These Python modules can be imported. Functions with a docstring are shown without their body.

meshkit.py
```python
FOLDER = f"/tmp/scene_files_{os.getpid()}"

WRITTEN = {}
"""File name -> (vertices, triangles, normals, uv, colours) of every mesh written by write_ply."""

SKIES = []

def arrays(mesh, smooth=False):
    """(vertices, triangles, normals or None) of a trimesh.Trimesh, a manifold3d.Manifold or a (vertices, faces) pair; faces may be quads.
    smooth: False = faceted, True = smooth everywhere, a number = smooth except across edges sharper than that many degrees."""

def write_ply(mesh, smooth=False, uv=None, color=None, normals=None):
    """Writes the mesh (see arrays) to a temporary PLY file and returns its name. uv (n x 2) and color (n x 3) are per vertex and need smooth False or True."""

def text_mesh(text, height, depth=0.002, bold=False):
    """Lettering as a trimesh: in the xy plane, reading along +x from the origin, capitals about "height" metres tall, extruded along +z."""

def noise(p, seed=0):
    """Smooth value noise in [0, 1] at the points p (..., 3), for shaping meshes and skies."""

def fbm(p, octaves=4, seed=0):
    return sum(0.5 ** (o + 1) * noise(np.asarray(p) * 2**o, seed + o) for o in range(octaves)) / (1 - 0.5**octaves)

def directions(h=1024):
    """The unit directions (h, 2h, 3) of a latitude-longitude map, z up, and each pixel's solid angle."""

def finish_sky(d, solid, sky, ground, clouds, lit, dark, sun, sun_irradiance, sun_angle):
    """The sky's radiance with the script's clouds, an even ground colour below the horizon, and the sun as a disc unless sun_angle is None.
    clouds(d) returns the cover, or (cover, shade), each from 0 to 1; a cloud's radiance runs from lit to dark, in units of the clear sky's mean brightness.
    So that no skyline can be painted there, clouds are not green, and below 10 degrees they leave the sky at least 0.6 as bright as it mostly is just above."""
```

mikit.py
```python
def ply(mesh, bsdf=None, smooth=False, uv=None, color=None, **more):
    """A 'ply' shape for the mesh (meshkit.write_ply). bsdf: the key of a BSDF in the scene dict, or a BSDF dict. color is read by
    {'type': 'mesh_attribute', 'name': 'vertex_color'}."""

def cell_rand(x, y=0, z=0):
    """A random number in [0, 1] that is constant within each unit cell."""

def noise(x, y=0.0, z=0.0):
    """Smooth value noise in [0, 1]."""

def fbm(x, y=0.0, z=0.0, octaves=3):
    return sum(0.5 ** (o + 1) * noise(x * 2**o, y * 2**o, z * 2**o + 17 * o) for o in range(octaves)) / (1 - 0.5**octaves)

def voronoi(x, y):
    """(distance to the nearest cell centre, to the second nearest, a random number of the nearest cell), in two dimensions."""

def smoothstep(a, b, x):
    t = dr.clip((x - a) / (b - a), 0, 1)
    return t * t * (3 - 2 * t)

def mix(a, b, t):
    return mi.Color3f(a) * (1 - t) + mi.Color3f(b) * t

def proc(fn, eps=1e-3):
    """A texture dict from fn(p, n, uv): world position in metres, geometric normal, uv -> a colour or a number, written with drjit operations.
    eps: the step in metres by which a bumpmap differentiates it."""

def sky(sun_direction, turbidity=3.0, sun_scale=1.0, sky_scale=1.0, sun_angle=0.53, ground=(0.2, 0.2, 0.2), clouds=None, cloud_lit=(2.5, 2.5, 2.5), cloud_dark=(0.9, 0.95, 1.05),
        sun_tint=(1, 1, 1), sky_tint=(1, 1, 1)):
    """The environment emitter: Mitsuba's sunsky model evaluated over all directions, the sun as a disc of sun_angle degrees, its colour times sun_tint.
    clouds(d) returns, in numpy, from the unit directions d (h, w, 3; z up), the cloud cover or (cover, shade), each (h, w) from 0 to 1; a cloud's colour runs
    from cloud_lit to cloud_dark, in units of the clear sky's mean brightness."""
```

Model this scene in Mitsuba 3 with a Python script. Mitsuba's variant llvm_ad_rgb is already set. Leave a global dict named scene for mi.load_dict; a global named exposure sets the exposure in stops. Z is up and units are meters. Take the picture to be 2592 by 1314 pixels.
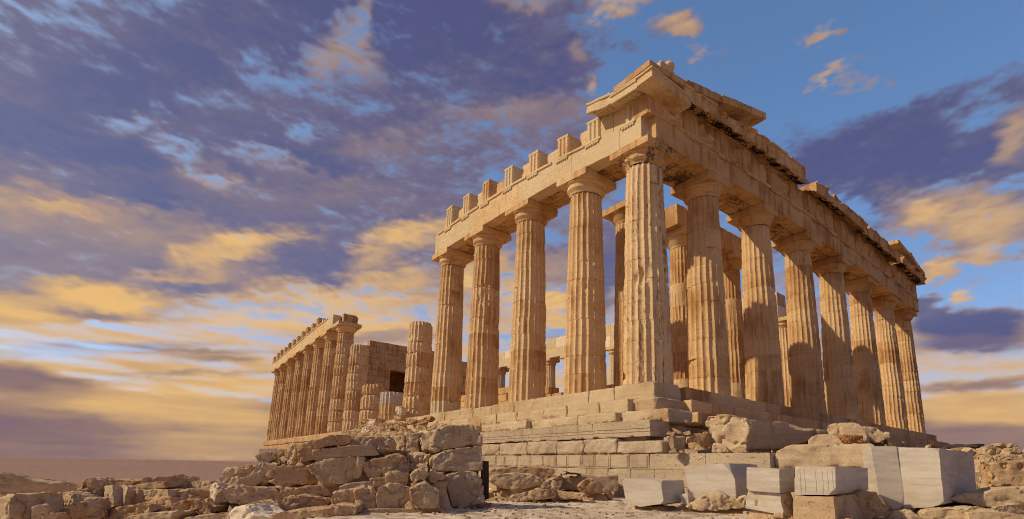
import math
import numpy as np, trimesh, manifold3d as m3, drjit as dr
import mitsuba as mi, mikit, meshkit
from mikit import noise, fbm, smoothstep, mix, proc, voronoi
T = mi.ScalarTransform4f
scene, labels, taken = {}, {}, {}

# ------------------------------------------------------------------ camera, sky, exposure
CAM = np.array([12.1033, -15.2328, -3.0923])
FWD = np.array([-0.762851, 0.624868, 0.166126])
UP = np.array([0.116962, -0.119331, 0.985941])
scene['camera'] = {'type': 'perspective', 'fov': 91.63, 'fov_axis': 'x', 'near_clip': 0.1, 'far_clip': 400000.0,
                   'principal_point_offset_x': -0.02966, 'principal_point_offset_y': -0.2378,
                   'to_world': T().look_at(origin=CAM.tolist(), target=(CAM + FWD).tolist(), up=UP.tolist())}
SUN_AZ, SUN_EL = math.radians(242.0), math.radians(37.0)
SUN = [math.cos(SUN_EL) * math.cos(SUN_AZ), math.cos(SUN_EL) * math.sin(SUN_AZ), math.sin(SUN_EL)]
exposure = 2.3
# cloud masses: azimuth, elevation, half-width, half-height (degrees), tilt, cover, shade, softness
MASSES = [
 (125.5,23.7,37.2,12.4,-5,0.5,0.75,0.6),
 (174.2,10.9,19.9,4.6,8,0.5,0.05,0.6),
 (139.5,11.4,27.3,8.6,1,0.5,0.05,0.6),
 (99.6,8.3,7.9,4.8,-6,0.5,0.08,0.6),
 (99.6,16.6,8.0,3.8,-13,0.3,0.5,0.6),
 (111.8,37.6,21.0,10.3,-18,0.06,0.8,0.5),
 (97.5,35.0,7.7,4.4,-47,0.12,0.8,0.5),
 (104.9,31.5,15.7,1.9,-6,0.35,0.95,0.6),
 (102.0,28.6,10.8,3.7,-2,0.9,1.0,0.45),
 (106.5,26.7,4.1,2.1,-6,0.92,1.0,0.4),
 (95.3,30.5,2.9,1.7,4,0.5,0.9,0.6),
 (111.3,24.9,4.1,2.2,-2,0.25,0.9,0.6),
 (99.9,22.2,5.2,2.7,-25,0.75,0.55,0.5),
 (101.9,23.2,1.7,0.9,-16,0.9,0.2,0.6),
 (97.8,21.3,2.8,1.5,-27,0.85,0.32,0.6),
 (94.4,27.7,1.2,1.7,-5,0.8,0.5,0.6),
 (99.5,17.6,5.1,2.0,-29,0.25,0.5,0.7),
 (100.1,18.1,1.4,0.9,-14,0.7,0.15,0.7),
 (97.2,18.8,1.8,0.8,-16,0.6,0.2,0.7),
 (98.1,15.4,1.0,0.5,-12,0.7,0.15,0.6),
 (98.4,12.9,4.4,1.6,-14,0.95,1.0,0.35),
 (101.8,15.1,2.0,1.0,-11,0.85,0.95,0.5),
 (99.3,11.3,4.2,1.0,-8,0.7,0.9,0.5),
 (99.1,8.2,4.4,1.2,-6,0.6,0.15,0.6),
 (99.2,7.7,5.2,0.5,1,0.8,0.7,0.6),
 (99.1,5.5,5.6,1.5,-3,0.9,0.22,0.5),
 (99.4,2.7,6.7,1.5,-4,1.0,0.72,0.4),
 (131.8,46.5,2.5,0.8,-16,0.6,0.3,0.7),
 (124.8,43.6,2.3,0.9,-20,0.68,0.25,0.8),
 (109.4,40.1,1.7,0.7,-5,0.6,0.4,0.7),
 (121.6,41.2,1.6,0.5,-12,0.4,0.4,0.7),
 (108.0,36.7,1.9,0.8,10,0.6,0.3,0.7),
 (104.9,35.5,2.1,1.5,-22,0.5,0.55,0.7),
 (134.6,40.4,0.9,0.5,-33,0.5,0.3,0.7),
 (136.4,43.5,0.8,0.9,-2,0.5,0.3,0.7),
 (143.3,46.8,2.2,0.6,3,0.45,0.5,0.8),
 (141.6,42.9,1.1,0.6,1,0.35,0.5,0.8),
 (166.3,40.3,3.0,1.5,68,0.5,0.5,0.8),
 (164.8,42.5,2.7,0.7,78,0.45,0.5,0.8),
 (163.0,39.2,1.4,1.6,55,0.45,0.5,0.8),
 (-170.8,33.2,8.0,2.3,53,0.62,0.9,0.6),
 (179.4,35.2,12.0,3.2,51,0.8,0.96,0.6),
 (-172.8,28.8,7.2,2.0,48,0.8,0.98,0.6),
 (-170.7,25.3,3.3,0.8,42,0.3,0.7,0.6),
 (-175.9,26.3,9.8,2.1,14,0.95,1.0,0.5),
 (-171.9,26.8,6.0,1.7,27,0.85,0.97,0.5),
 (169.9,33.5,8.4,2.3,28,0.75,0.92,0.6),
 (166.8,30.7,8.6,2.1,7,0.9,0.97,0.6),
 (147.7,40.7,10.0,3.0,17,0.72,0.95,0.6),
 (143.5,37.8,8.0,1.1,3,0.75,0.72,0.7),
 (152.2,33.9,6.4,2.2,7,0.8,0.82,0.7),
 (159.2,33.0,4.2,1.1,11,0.75,0.62,0.7),
 (171.3,28.9,4.0,0.7,2,0.55,0.72,0.6),
 (178.8,27.3,2.6,0.8,-9,0.58,0.75,0.7),
 (-176.4,28.5,1.6,0.7,25,0.55,0.8,0.7),
 (176.6,25.6,2.5,0.9,19,0.45,0.4,0.7),
 (169.4,31.9,1.4,0.7,17,0.55,0.8,0.7),
 (-173.0,19.8,6.1,1.5,21,0.92,0.55,0.5),
 (-172.6,19.3,2.1,0.4,16,0.95,0.3,0.7),
 (-178.3,19.5,7.1,1.3,25,0.9,0.62,0.6),
 (173.7,24.2,6.5,1.4,6,0.9,0.9,0.6),
 (-177.2,23.2,4.3,1.3,21,0.95,0.95,0.6),
 (163.2,28.1,8.3,1.5,17,0.85,0.8,0.6),
 (156.0,28.1,4.9,2.0,8,0.8,0.85,0.6),
 (173.3,20.8,4.9,1.6,29,0.95,0.14,0.6),
 (175.2,19.4,2.5,1.1,14,0.9,0.2,0.6),
 (168.3,22.8,2.9,0.7,13,0.85,0.3,0.7),
 (155.4,24.9,3.7,1.3,17,0.95,0.12,0.6),
 (160.1,22.3,2.8,0.7,9,0.9,0.35,0.6),
 (166.6,21.2,4.4,1.9,15,0.97,0.92,0.45),
 (172.2,18.0,5.0,1.1,7,0.95,0.72,0.5),
 (158.2,20.4,4.5,1.1,7,0.9,0.25,0.6),
 (177.8,17.3,3.6,0.7,14,0.8,0.35,0.6),
 (177.4,16.3,2.7,0.7,8,0.8,0.9,0.6),
 (-172.8,16.1,5.9,1.6,18,0.7,0.75,0.6),
 (-171.8,13.6,3.1,0.8,16,0.7,0.75,0.6),
 (-175.9,13.3,4.2,1.5,14,0.97,0.04,0.55),
 (-172.2,11.8,2.4,0.9,9,0.95,0.3,0.6),
 (-174.8,11.7,3.4,0.5,13,0.9,0.75,0.6),
 (-172.1,11.1,2.6,0.6,5,0.9,0.12,0.6),
 (178.0,13.6,3.8,0.8,11,0.75,0.75,0.6),
 (164.2,16.5,10.0,2.3,8,0.62,0.05,0.5),
 (171.9,14.7,4.1,0.9,10,0.3,0.55,0.6),
 (157.9,16.2,6.6,1.3,6,0.5,0.25,0.6),
 (161.9,13.6,7.9,0.8,3,0.75,0.55,0.5),
 (159.9,14.7,4.9,0.4,6,0.8,0.1,0.6),
 (-179.5,10.6,8.2,0.8,7,0.55,0.05,0.6),
 (167.5,14.6,11.7,1.4,8,0.62,0.0,0.6),
 (176.6,9.9,6.7,0.4,8,0.75,0.62,0.6),
 (-177.0,9.1,7.1,0.5,13,0.5,0.6,0.6),
 (174.0,9.5,3.9,0.4,7,0.7,0.7,0.6),
 (-175.9,7.6,9.7,1.0,9,0.55,0.08,0.6),
 (174.5,8.1,5.1,0.3,7,0.7,0.5,0.6),
 (-173.5,6.2,5.1,1.1,-4,0.98,0.78,0.4),
 (-178.7,5.5,5.8,0.6,2,0.9,0.55,0.6),
 (173.7,6.7,6.4,0.8,6,0.75,0.1,0.6),
 (176.9,4.7,8.9,1.1,2,1,0.2,0.6),
 (173.4,3.3,7.1,1.3,3,1,0.26,0.5),
 (171.8,7.3,4.0,1.0,6,0.7,0.1,0.6),
 (-174.5,3.5,5.9,0.5,-1,0.95,0.62,0.6),
 (-175.4,2.1,9.4,1.0,3,1,0.78,0.6),
 (-179.5,1.2,1.6,0.3,2,0.9,0.3,0.7),
 (-175.7,-0.2,10.8,1.8,1,1.0,0.74,0.5),
 (173.2,1.4,7.0,1.5,2,1,0.36,0.6),
 (172.9,-0.9,8.0,0.9,1,1.0,0.6,0.6),
 (148.2,22.6,2.6,1.7,4,0.9,0.25,0.6),
 (149.1,20.4,2.6,0.9,4,0.9,0.1,0.6),
 (139.6,19.0,2.7,0.8,1,0.95,0.06,0.6),
 (139.6,22.1,3.1,1.3,1,0.9,0.55,0.6),
 (140.0,17.2,3.2,0.7,1,0.9,0.12,0.6),
 (139.5,15.4,4.1,0.7,1,0.5,0.5,0.6),
 (132.5,21.6,2.6,3.9,-2,0.9,0.92,0.5),
 (132.5,27.5,2.5,2.4,-3,0.5,0.8,0.6),
 (144.3,18.9,1.8,2.7,2,0.6,0.1,0.7),
 (150.7,32.6,9.8,3.0,6,0.6,0.85,0.6),
]

def clouds(d):
    el = np.degrees(np.arcsin(np.clip(d[..., 2], -1, 1)))
    az = np.degrees(np.arctan2(d[..., 1], d[..., 0]))
    p = d / (d[..., 2:3] + 0.25)                      # a cloud deck seen in perspective
    n = lambda f, s, o=4: meshkit.fbm(np.stack([p[..., 0] * f, p[..., 1] * f, p[..., 0] * 0 + s], -1), o, s)
    q = d * np.array([1, 1, 2.2])
    w1, w2 = meshkit.fbm(q * 8, 4, 61) - .5, meshkit.fbm(q * 8 + 5, 4, 67) - .5
    a, b = n(2.3, 3), n(6.0, 11, 5)
    f, g = meshkit.fbm(q * 20 + 3 * w1[..., None], 5, 37), meshkit.fbm(q * 55 + 4 * w2[..., None], 4, 41)
    h = meshkit.fbm(q * 130 + 3 * w1[..., None], 2, 43)
    low = sstep(21, 9, el)                            # near the horizon the clouds are thin level streaks
    s1, s2 = meshkit.fbm(d * np.array([7, 7, 55]) + w1[..., None], 4, 71), meshkit.fbm(d * np.array([20, 20, 150]), 3, 73)
    tex = (1 - low) * (0.40 * (b - .5) + 0.9 * (f - .5) + 0.6 * (g - .5) + 0.3 * (h - .5)) + low * (0.75 * (s1 - .5) + 0.40 * (s2 - .5) + 0.2 * (f - .5))
    cover = 0.74 + 1.3 * (a - 0.5)
    shade = 0.9 + 0.6 * (n(1.4, 23) - 0.5)
    az, el0 = az + 7 * w1 + 2.2 * (f - .5) * 2, el
    el = el + (3.2 * w2 + 2.0 * (g - .5)) * (1 - .75 * low)
    for a0, e0, rx, ry, tilt, cv, sh, soft in MASSES:
        dx = ((a0 - az + 180) % 360 - 180) * math.cos(math.radians(e0)); dy = el - e0
        ct, st = math.cos(math.radians(tilt)), math.sin(math.radians(tilt))
        r = np.hypot((dx * ct + dy * st) / rx, (-dx * st + dy * ct) / ry)
        w = sstep(1 + soft, 1 - soft, r) if rx < 50 else .6 * sstep(1.5, .5, r)
        cover = cover + w * (cv - cover)
        shade = shade + w * (sh - shade)
    cover = sstep(0.26, 0.74, cover + 0.9 * tex)
    shade = np.clip(shade + 0.55 * tex * (1.25 - shade), 0, 1)
    return cover * (1 - 0.22 * shade * sstep(5, 18, el0)), shade

def sstep(a, b, x):
    t = np.clip((x - a) / (b - a), 0, 1); return t * t * (3 - 2 * t)

scene['sky'] = mikit.sky(SUN, turbidity=5.0, sun_scale=0.53, sky_scale=0.395, sun_angle=0.53, ground=(0.36, 0.27, 0.24), clouds=clouds,
                         cloud_lit=(1.85, 1.13, 0.44), cloud_dark=(0.175, 0.135, 0.36), sun_tint=(1.0, 1.02, 0.95), sky_tint=(1.6, 1.95, 2.35))

# ------------------------------------------------------------------ materials
def bumped(col, fn, scale, eps=2e-3):
    return {'type': 'twosided', 'b': {'type': 'bumpmap', 'h': proc(fn, eps), 'scale': scale, 'b': {'type': 'diffuse', 'reflectance': proc(col)}}}

def marble(c1, c2, rust, rust_at, seed, speck=0.35):
    """weathered marble: cloudy tone, bedding streaks, rusty patina in patches, pits"""
    def fn(p, n, uv):
        q = fbm(p.x * 0.9 + seed, p.y * 0.9, p.z * 0.7, 3)
        s = fbm(p.x * 5 + seed, p.y * 5, p.z * 0.55, 3)
        h = fbm(p.x * 1.5, p.y * 1.5 + seed, p.z * 14, 2)
        f = fbm(p.x * 26, p.y * 26, p.z * 26 + seed, 2)
        c = mix(c1, c2, smoothstep(0.3, 0.7, 0.6 * q + 0.4 * h))
        c = mix(c, rust, smoothstep(rust_at, rust_at + 0.22, 0.55 * s + 0.45 * q) * 0.75)
        return mi.Color3f(1.0, 0.945, 0.85) * c * (1 - speck * smoothstep(0.58, 0.8, f)) * (1 - 0.4 * speck + 0.8 * speck * f)
    return fn

def grain(p, n, uv):
    return 0.55 * fbm(p.x * 9, p.y * 9, p.z * 9, 3) + 0.45 * fbm(p.x * 34, p.y * 34, p.z * 34, 2)

def rough_grain(p, n, uv):
    return fbm(p.x * 6, p.y * 6, p.z * 9, 4) + 0.3 * noise(p.x * 45, p.y * 45, p.z * 45)

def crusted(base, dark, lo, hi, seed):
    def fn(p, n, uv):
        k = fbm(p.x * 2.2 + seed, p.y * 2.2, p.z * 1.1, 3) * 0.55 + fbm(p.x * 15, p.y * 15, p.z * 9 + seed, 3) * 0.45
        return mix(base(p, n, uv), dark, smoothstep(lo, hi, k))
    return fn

GOLD_A = marble((0.72, 0.53, 0.325), (0.62, 0.43, 0.235), (0.40, 0.20, 0.085), 0.50, 0.0)
GOLD_B = marble((0.66, 0.46, 0.26), (0.56, 0.365, 0.19), (0.38, 0.19, 0.085), 0.46, 9.0)
GOLD_C = marble((0.74, 0.575, 0.375), (0.66, 0.475, 0.28), (0.46, 0.25, 0.11), 0.54, 21.0)
PALE = marble((0.67, 0.56, 0.395), (0.61, 0.485, 0.32), (0.52, 0.34, 0.185), 0.60, 4.0, 0.14)
STEP = marble((0.60, 0.50, 0.36), (0.50, 0.395, 0.265), (0.42, 0.26, 0.14), 0.53, 14.0, 0.4)
for k, f, s in (('gold_a', GOLD_A, .0035), ('gold_b', GOLD_B, .004), ('gold_c', GOLD_C, .003), ('pale', PALE, .0012), ('step', STEP, .004)):
    scene[k] = bumped(f, grain, s)
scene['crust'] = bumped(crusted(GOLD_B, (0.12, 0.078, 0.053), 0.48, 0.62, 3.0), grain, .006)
scene['crust_gold'] = bumped(crusted(GOLD_B, (0.17, 0.105, 0.065), 0.52, 0.64, 8.0), grain, .005)
def corner_col(p, n, uv):                                         # crust in narrow upright runs down the flutes
    k = 0.62 * fbm(p.x * 5.5 + 2, p.y * 5.5, p.z * 0.30, 3) + 0.38 * fbm(p.x * 16, p.y * 16, p.z * 5, 3)
    return mix(GOLD_C(p, n, uv), (0.24, 0.15, 0.095), smoothstep(0.54, 0.68, k) * 0.85)
scene['shade_soffit'] = bumped(crusted(GOLD_B, (0.04, 0.03, 0.024), 0.42, 0.52, 13.0), grain, .005)  # black crust, made near-black to deepen the shade under the east cornice
scene['gold_corner'] = bumped(corner_col, grain, .004)
scene['rg'] = bumped(marble((0.54, 0.43, 0.315), (0.46, 0.35, 0.245), (0.34, 0.22, 0.13), 0.55, 2.0, .5), rough_grain, .012)
scene['poros'] = bumped(marble((0.54, 0.455, 0.36), (0.44, 0.36, 0.275), (0.33, 0.25, 0.17), 0.55, 15.0, .6), rough_grain, .014)
scene['ra'] = bumped(marble((0.57, 0.41, 0.265), (0.48, 0.32, 0.19), (0.36, 0.19, 0.09), 0.51, 6.0, .45), rough_grain, .012)
scene['rb'] = bumped(marble((0.55, 0.425, 0.295), (0.47, 0.34, 0.225), (0.35, 0.21, 0.12), 0.52, 12.0, .45), rough_grain, .012)
scene['rc'] = bumped(marble((0.60, 0.475, 0.33), (0.51, 0.385, 0.255), (0.39, 0.24, 0.13), 0.54, 18.0, .4), rough_grain, .010)
scene['rl'] = bumped(marble((0.62, 0.50, 0.36), (0.54, 0.41, 0.28), (0.46, 0.30, 0.18), 0.58, 25.0, .4), rough_grain, .014)
scene['ro'] = bumped(marble((0.52, 0.27, 0.11), (0.42, 0.2, 0.08), (0.3, 0.12, 0.05), 0.5, 25.0, .4), rough_grain, .02)
scene['rw'] = bumped(marble((0.80, 0.72, 0.60), (0.72, 0.63, 0.50), (0.6, 0.46, 0.31), 0.66, 27.0, .15), grain, .003)
def new_marble(p, n, uv):
    w = fbm(p.x * 0.8, p.y * 0.8, p.z * 3.2, 3)
    v = dr.abs(fbm(p.x * 1.3 + 4, p.y * 1.3, p.z * 3.5, 3) - 0.5)
    w2 = fbm(p.x * 3, p.y * 3, p.z * 16, 3)
    c = mix((0.60, 0.535, 0.45), (0.48, 0.415, 0.34), smoothstep(0.3, 0.7, 0.55 * w + 0.45 * w2))
    c = mix(c, (0.50, 0.38, 0.26), smoothstep(0.60, 0.78, fbm(p.x * 1.7 + 9, p.y * 1.7, p.z * 1.7, 4)) * 0.6)
    return mix(c, (0.42, 0.39, 0.37), (1 - smoothstep(0.003, 0.012, v)) * 0.45) * (0.93 + 0.14 * noise(p.x * 60, p.y * 60, p.z * 60))
scene['wm'] = bumped(new_marble, grain, .0015)
scene['wood'] = {'type': 'twosided', 'b': {'type': 'diffuse', 'reflectance': proc(lambda p, n, uv: mix((0.05, 0.032, 0.022), (0.10, 0.062, 0.04), noise(p.x * 30, p.y * 30, p.z * 2.5)))}}
scene['iron'] = {'type': 'principled', 'base_color': {'type': 'rgb', 'value': [0.05, 0.04, 0.035]}, 'roughness': 0.6, 'metallic': 0.2}
scene['straw'] = {'type': 'twosided', 'b': {'type': 'diffuse', 'reflectance': {'type': 'rgb', 'value': [0.42, 0.27, 0.12]}}}
scene['scrub'] = {'type': 'twosided', 'b': {'type': 'diffuse', 'reflectance': {'type': 'rgb', 'value': [0.11, 0.07, 0.04]}}}
def ground_col(p, n, uv):
    a = fbm(p.x * 0.5, p.y * 0.5, 0, 4)
    b = fbm(p.x * 4, p.y * 4, 3, 3)
    g = noise(p.x * 40, p.y * 40, 1)
    c = mix((0.68, 0.58, 0.45), (0.55, 0.45, 0.33), smoothstep(0.35, 0.65, 0.5 * a + 0.5 * b))
    c = mix(c, (0.33, 0.23, 0.15), smoothstep(0.62, 0.72, b) * 0.7)
    c = mix(c, mix((0.38, 0.28, 0.18), (0.27, 0.20, 0.12), b), smoothstep(-3.0, 0.5, p.y + 2.5 * (a - .5)))
    d1, d2, w = voronoi(p.x * 1.1 + 1.2 * b, p.y * 1.1 + 1.2 * a)
    c = mix(c, (0.27, 0.19, 0.125), (1 - smoothstep(0.0, 0.045, d2 - d1)) * smoothstep(0.5, 0.62, a) * 0.8)
    c = mix(c, (0.30, 0.21, 0.14), smoothstep(0.66, 0.74, fbm(p.x * 9, p.y * 9, 7, 2)) * 0.7)
    return c * (0.85 + 0.3 * g)
scene['ground_m'] = bumped(ground_col, lambda p, n, uv: fbm(p.x * 5, p.y * 5, p.z * 5, 4) + 0.25 * noise(p.x * 40, p.y * 40, p.z * 40), .02)
scene['plain_m'] = {'type': 'twosided', 'b': {'type': 'diffuse', 'reflectance': proc(lambda p, n, uv: mix((0.36, 0.235, 0.19), (0.32, 0.205, 0.17), fbm(p.x * 0.0008, p.y * 0.0008, 0, 3)))}}

# ------------------------------------------------------------------ helpers
def key_for(base):
    n = taken.get(base, -1) + 1; taken[base] = n
    return base if n == 0 else '%s_%03d' % (base, n)

def put(key, mesh, bsdf, smooth=True):
    scene[key] = mikit.ply(mesh, bsdf, smooth)
    return key

def part(parent, name, mesh, bsdf, smooth=True):
    return put(key_for(parent + '__' + name), mesh, bsdf, smooth)

def tag(key, label, cat=None, group=None, kind=None):
    labels[key] = {k: v for k, v in (('label', label), ('category', cat), ('group', group), ('kind', kind)) if v}

def fb(p, f, s, o=3): return meshkit.fbm(np.asarray(p) * f + s * 3.17, o, s)
def sstep(a, b, x):
    t = np.clip((x - a) / (b - a), 0, 1); return t * t * (3 - 2 * t)
def shake(v, amp, f, s=1):
    """displaces points by a vector noise, so that coincident points stay together"""
    return v + amp * np.stack([2 * fb(v, f, s + i * 7, 3) - 1 for i in range(3)], -1)

def join(*ms):
    vs, fs, n = [], [], 0
    for v, f in ms:
        vs.append(v); fs.append(f + n); n += len(v)
    return np.vstack(vs), np.vstack(fs)

def fixed(v, f, det):
    return (v, f[:, ::-1]) if det < 0 else (v, f)

def worn_box(lo, hi, res=0.3, r=0.015, chip=0.05, seed=0, amp=0.004):
    """a stone block between two corners with worn, chipped edges"""
    lo, hi = np.minimum(lo, hi).astype(float), np.maximum(lo, hi).astype(float)
    h, c = (hi - lo) / 2, (hi + lo) / 2
    rm = min(h) * 0.6
    ed = min(max(r, chip * 0.5), rm)
    g = []
    for i in range(3):
        k = max(1, int(round(2 * (h[i] - ed) / res)))
        g.append(np.r_[-h[i], -h[i] + ed * 0.5, np.linspace(-h[i] + ed, h[i] - ed, k + 1), h[i] - ed * 0.5, h[i]])
    vs, fs, n = [], [], 0
    for ax in range(3):
        a, b = (ax + 1) % 3, (ax + 2) % 3
        A, B = np.meshgrid(g[a], g[b], indexing='ij')
        na, nb = A.shape
        idx = np.arange(na * nb).reshape(na, nb)
        q = np.stack([idx[:-1, :-1], idx[1:, :-1], idx[1:, 1:], idx[:-1, 1:]], -1).reshape(-1, 4)
        for sgn in (-1, 1):
            P = np.zeros((na * nb, 3)); P[:, a] = A.ravel(); P[:, b] = B.ravel(); P[:, ax] = sgn * h[ax]
            f = np.vstack([q[:, [0, 1, 2]], q[:, [0, 2, 3]]])
            vs.append(P); fs.append((f if sgn > 0 else f[:, ::-1]) + n); n += len(P)
    p, f = np.vstack(vs), np.vstack(fs)
    rr = r + chip * sstep(0.5, 0.78, fb(p + c, 2.3, seed + 1, 3)) + 0.35 * chip * sstep(0.5, 0.7, fb(p + c, 8, seed + 2, 2))
    rr = np.minimum(rr, rm)[:, None]
    inner = np.clip(p, -h + rr, h - rr); d = p - inner
    L = np.linalg.norm(d, axis=1, keepdims=True)
    p = inner + d / np.maximum(L, 1e-9) * np.minimum(rr, np.maximum(L, rr))
    p = p + c
    return (shake(p, amp, 3.5, seed) if amp else p), f

def plain_box(lo, hi):
    b = trimesh.creation.box(bounds=[np.minimum(lo, hi), np.maximum(lo, hi)])
    return np.array(b.vertices), np.array(b.faces)

def extrude(poly, depth, axes, origin, ref=None, seed=0, amp=0.0):
    """a polygon in the (axes[0], axes[1]) plane extruded along axes[2]; axes are three unit vectors"""
    m = m3.CrossSection([np.asarray(poly, float)]).extrude(depth)
    if m.is_empty(): m = m3.CrossSection([np.asarray(poly, float)[::-1]]).extrude(depth)
    if ref: m = m.refine_to_length(ref)
    me = m.to_mesh(); v = np.array(me.vert_properties[:, :3], float); f = np.array(me.tri_verts, int)
    M = np.array(axes, float)
    v = v @ M + np.asarray(origin, float)
    if amp: v = shake(v, amp, 3.0, seed)
    return fixed(v, f, np.linalg.det(M))

# ------------------------------------------------------------------ the lines of the temple: along, outward, up
def curve(xs, ys): return lambda t: np.interp(t, xs, ys)
class Line:
    """local (t along, d outward, z) -> world; heights of architrave, frieze and cornice follow the ruin's sagging courses"""
    def __init__(self, place, zA, zT, zF): self.place, self.zA, self.zT, self.zF = place, zA, zT, zF
    def world(self, mesh):
        v, f = mesh
        t, z = v[:, 0], v[:, 2].copy()
        a, b, c = self.zA(t), self.zT(t), self.zF(t)
        out = np.where(z <= 10.43, z * a / 10.43, np.where(z <= 11.78, a + (z - 10.43) / 1.35 * (b - a), np.where(z <= 13.12, b + (z - 11.78) / 1.34 * (c - b), c + (z - 13.12))))
        w = self.place(v[:, 0], v[:, 1]); w = np.stack([w[0], w[1], out], -1)
        M = np.array([np.subtract(self.place(1, 0), self.place(0, 0)), np.subtract(self.place(0, 1), self.place(0, 0))], float)
        return fixed(w, f, np.linalg.det(M))
LS = Line(lambda t, d: (-t, -d), curve([-1, 0, 1, 2.6, 4.6, 7, 9, 12, 15, 17, 30, 38, 50, 68], [9.9, 9.98, 10.02, 10.2, 10.4, 10.52, 10.6, 10.68, 10.75, 10.82, 10.6, 10.45, 10.1, 9.5]),
          curve([-1, .5, 1.7, 2.6, 3.7, 6, 8.2, 10.5, 12.7, 17, 30, 39, 45, 68], [10.85, 10.97, 11.2, 11.28, 11.45, 11.72, 11.95, 12.05, 12.15, 12.2, 11.9, 11.7, 11.6, 10.5]),
          curve([-1, 0, .7, 1.8, 3.8, 6, 8.3, 10.6, 12.8, 15, 30, 44.4, 68], [11.8, 11.88, 11.95, 12.26, 12.54, 12.88, 13.12, 13.36, 13.47, 13.57, 13.2, 12.68, 11.75]))
LE = Line(lambda t, d: (d, t), curve([-1, 1.5, 3.3, 7, 13, 18, 24, 30, 35], [9.9, 9.97, 10.1, 10.42, 10.52, 10.52, 10.48, 10.3, 10.3]),
          curve([-1, 0, 1.5, 7, 9.4, 13.4, 24, 35], [10.85, 11.0, 11.15, 11.42, 11.55, 11.62, 11.62, 11.45]),
          curve([-1, 0, 1.5, 2.4, 5, 8.7, 16, 24, 35], [11.8, 12.0, 12.18, 12.32, 12.6, 12.86, 13.2, 13.08, 12.7]))
NY = 30.5
LN = Line(lambda t, d: (-t, NY + d), curve([0, 9, 32, 58, 70], [10.6, 10.9, 12.0, 12.8, 13.0]), curve([0, 9, 32, 58, 70], [11.9, 12.2, 13.35, 14.0, 14.2]), curve([0, 9, 32, 58, 70], [13.1, 13.5, 15.0, 15.2, 15.3]))
SX = [0, 3.5, 7.7, 11.95, 16.19, 20.45, 24.65, 28.85, 33.05, 37.35, 41.4, 45.45, 49.4, 53.4, 57.4, 61.4, 64.6]
EY = [0, 4.21, 9.21, 14.2, 19.08, 24.12, 29.2, 33.75]
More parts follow.
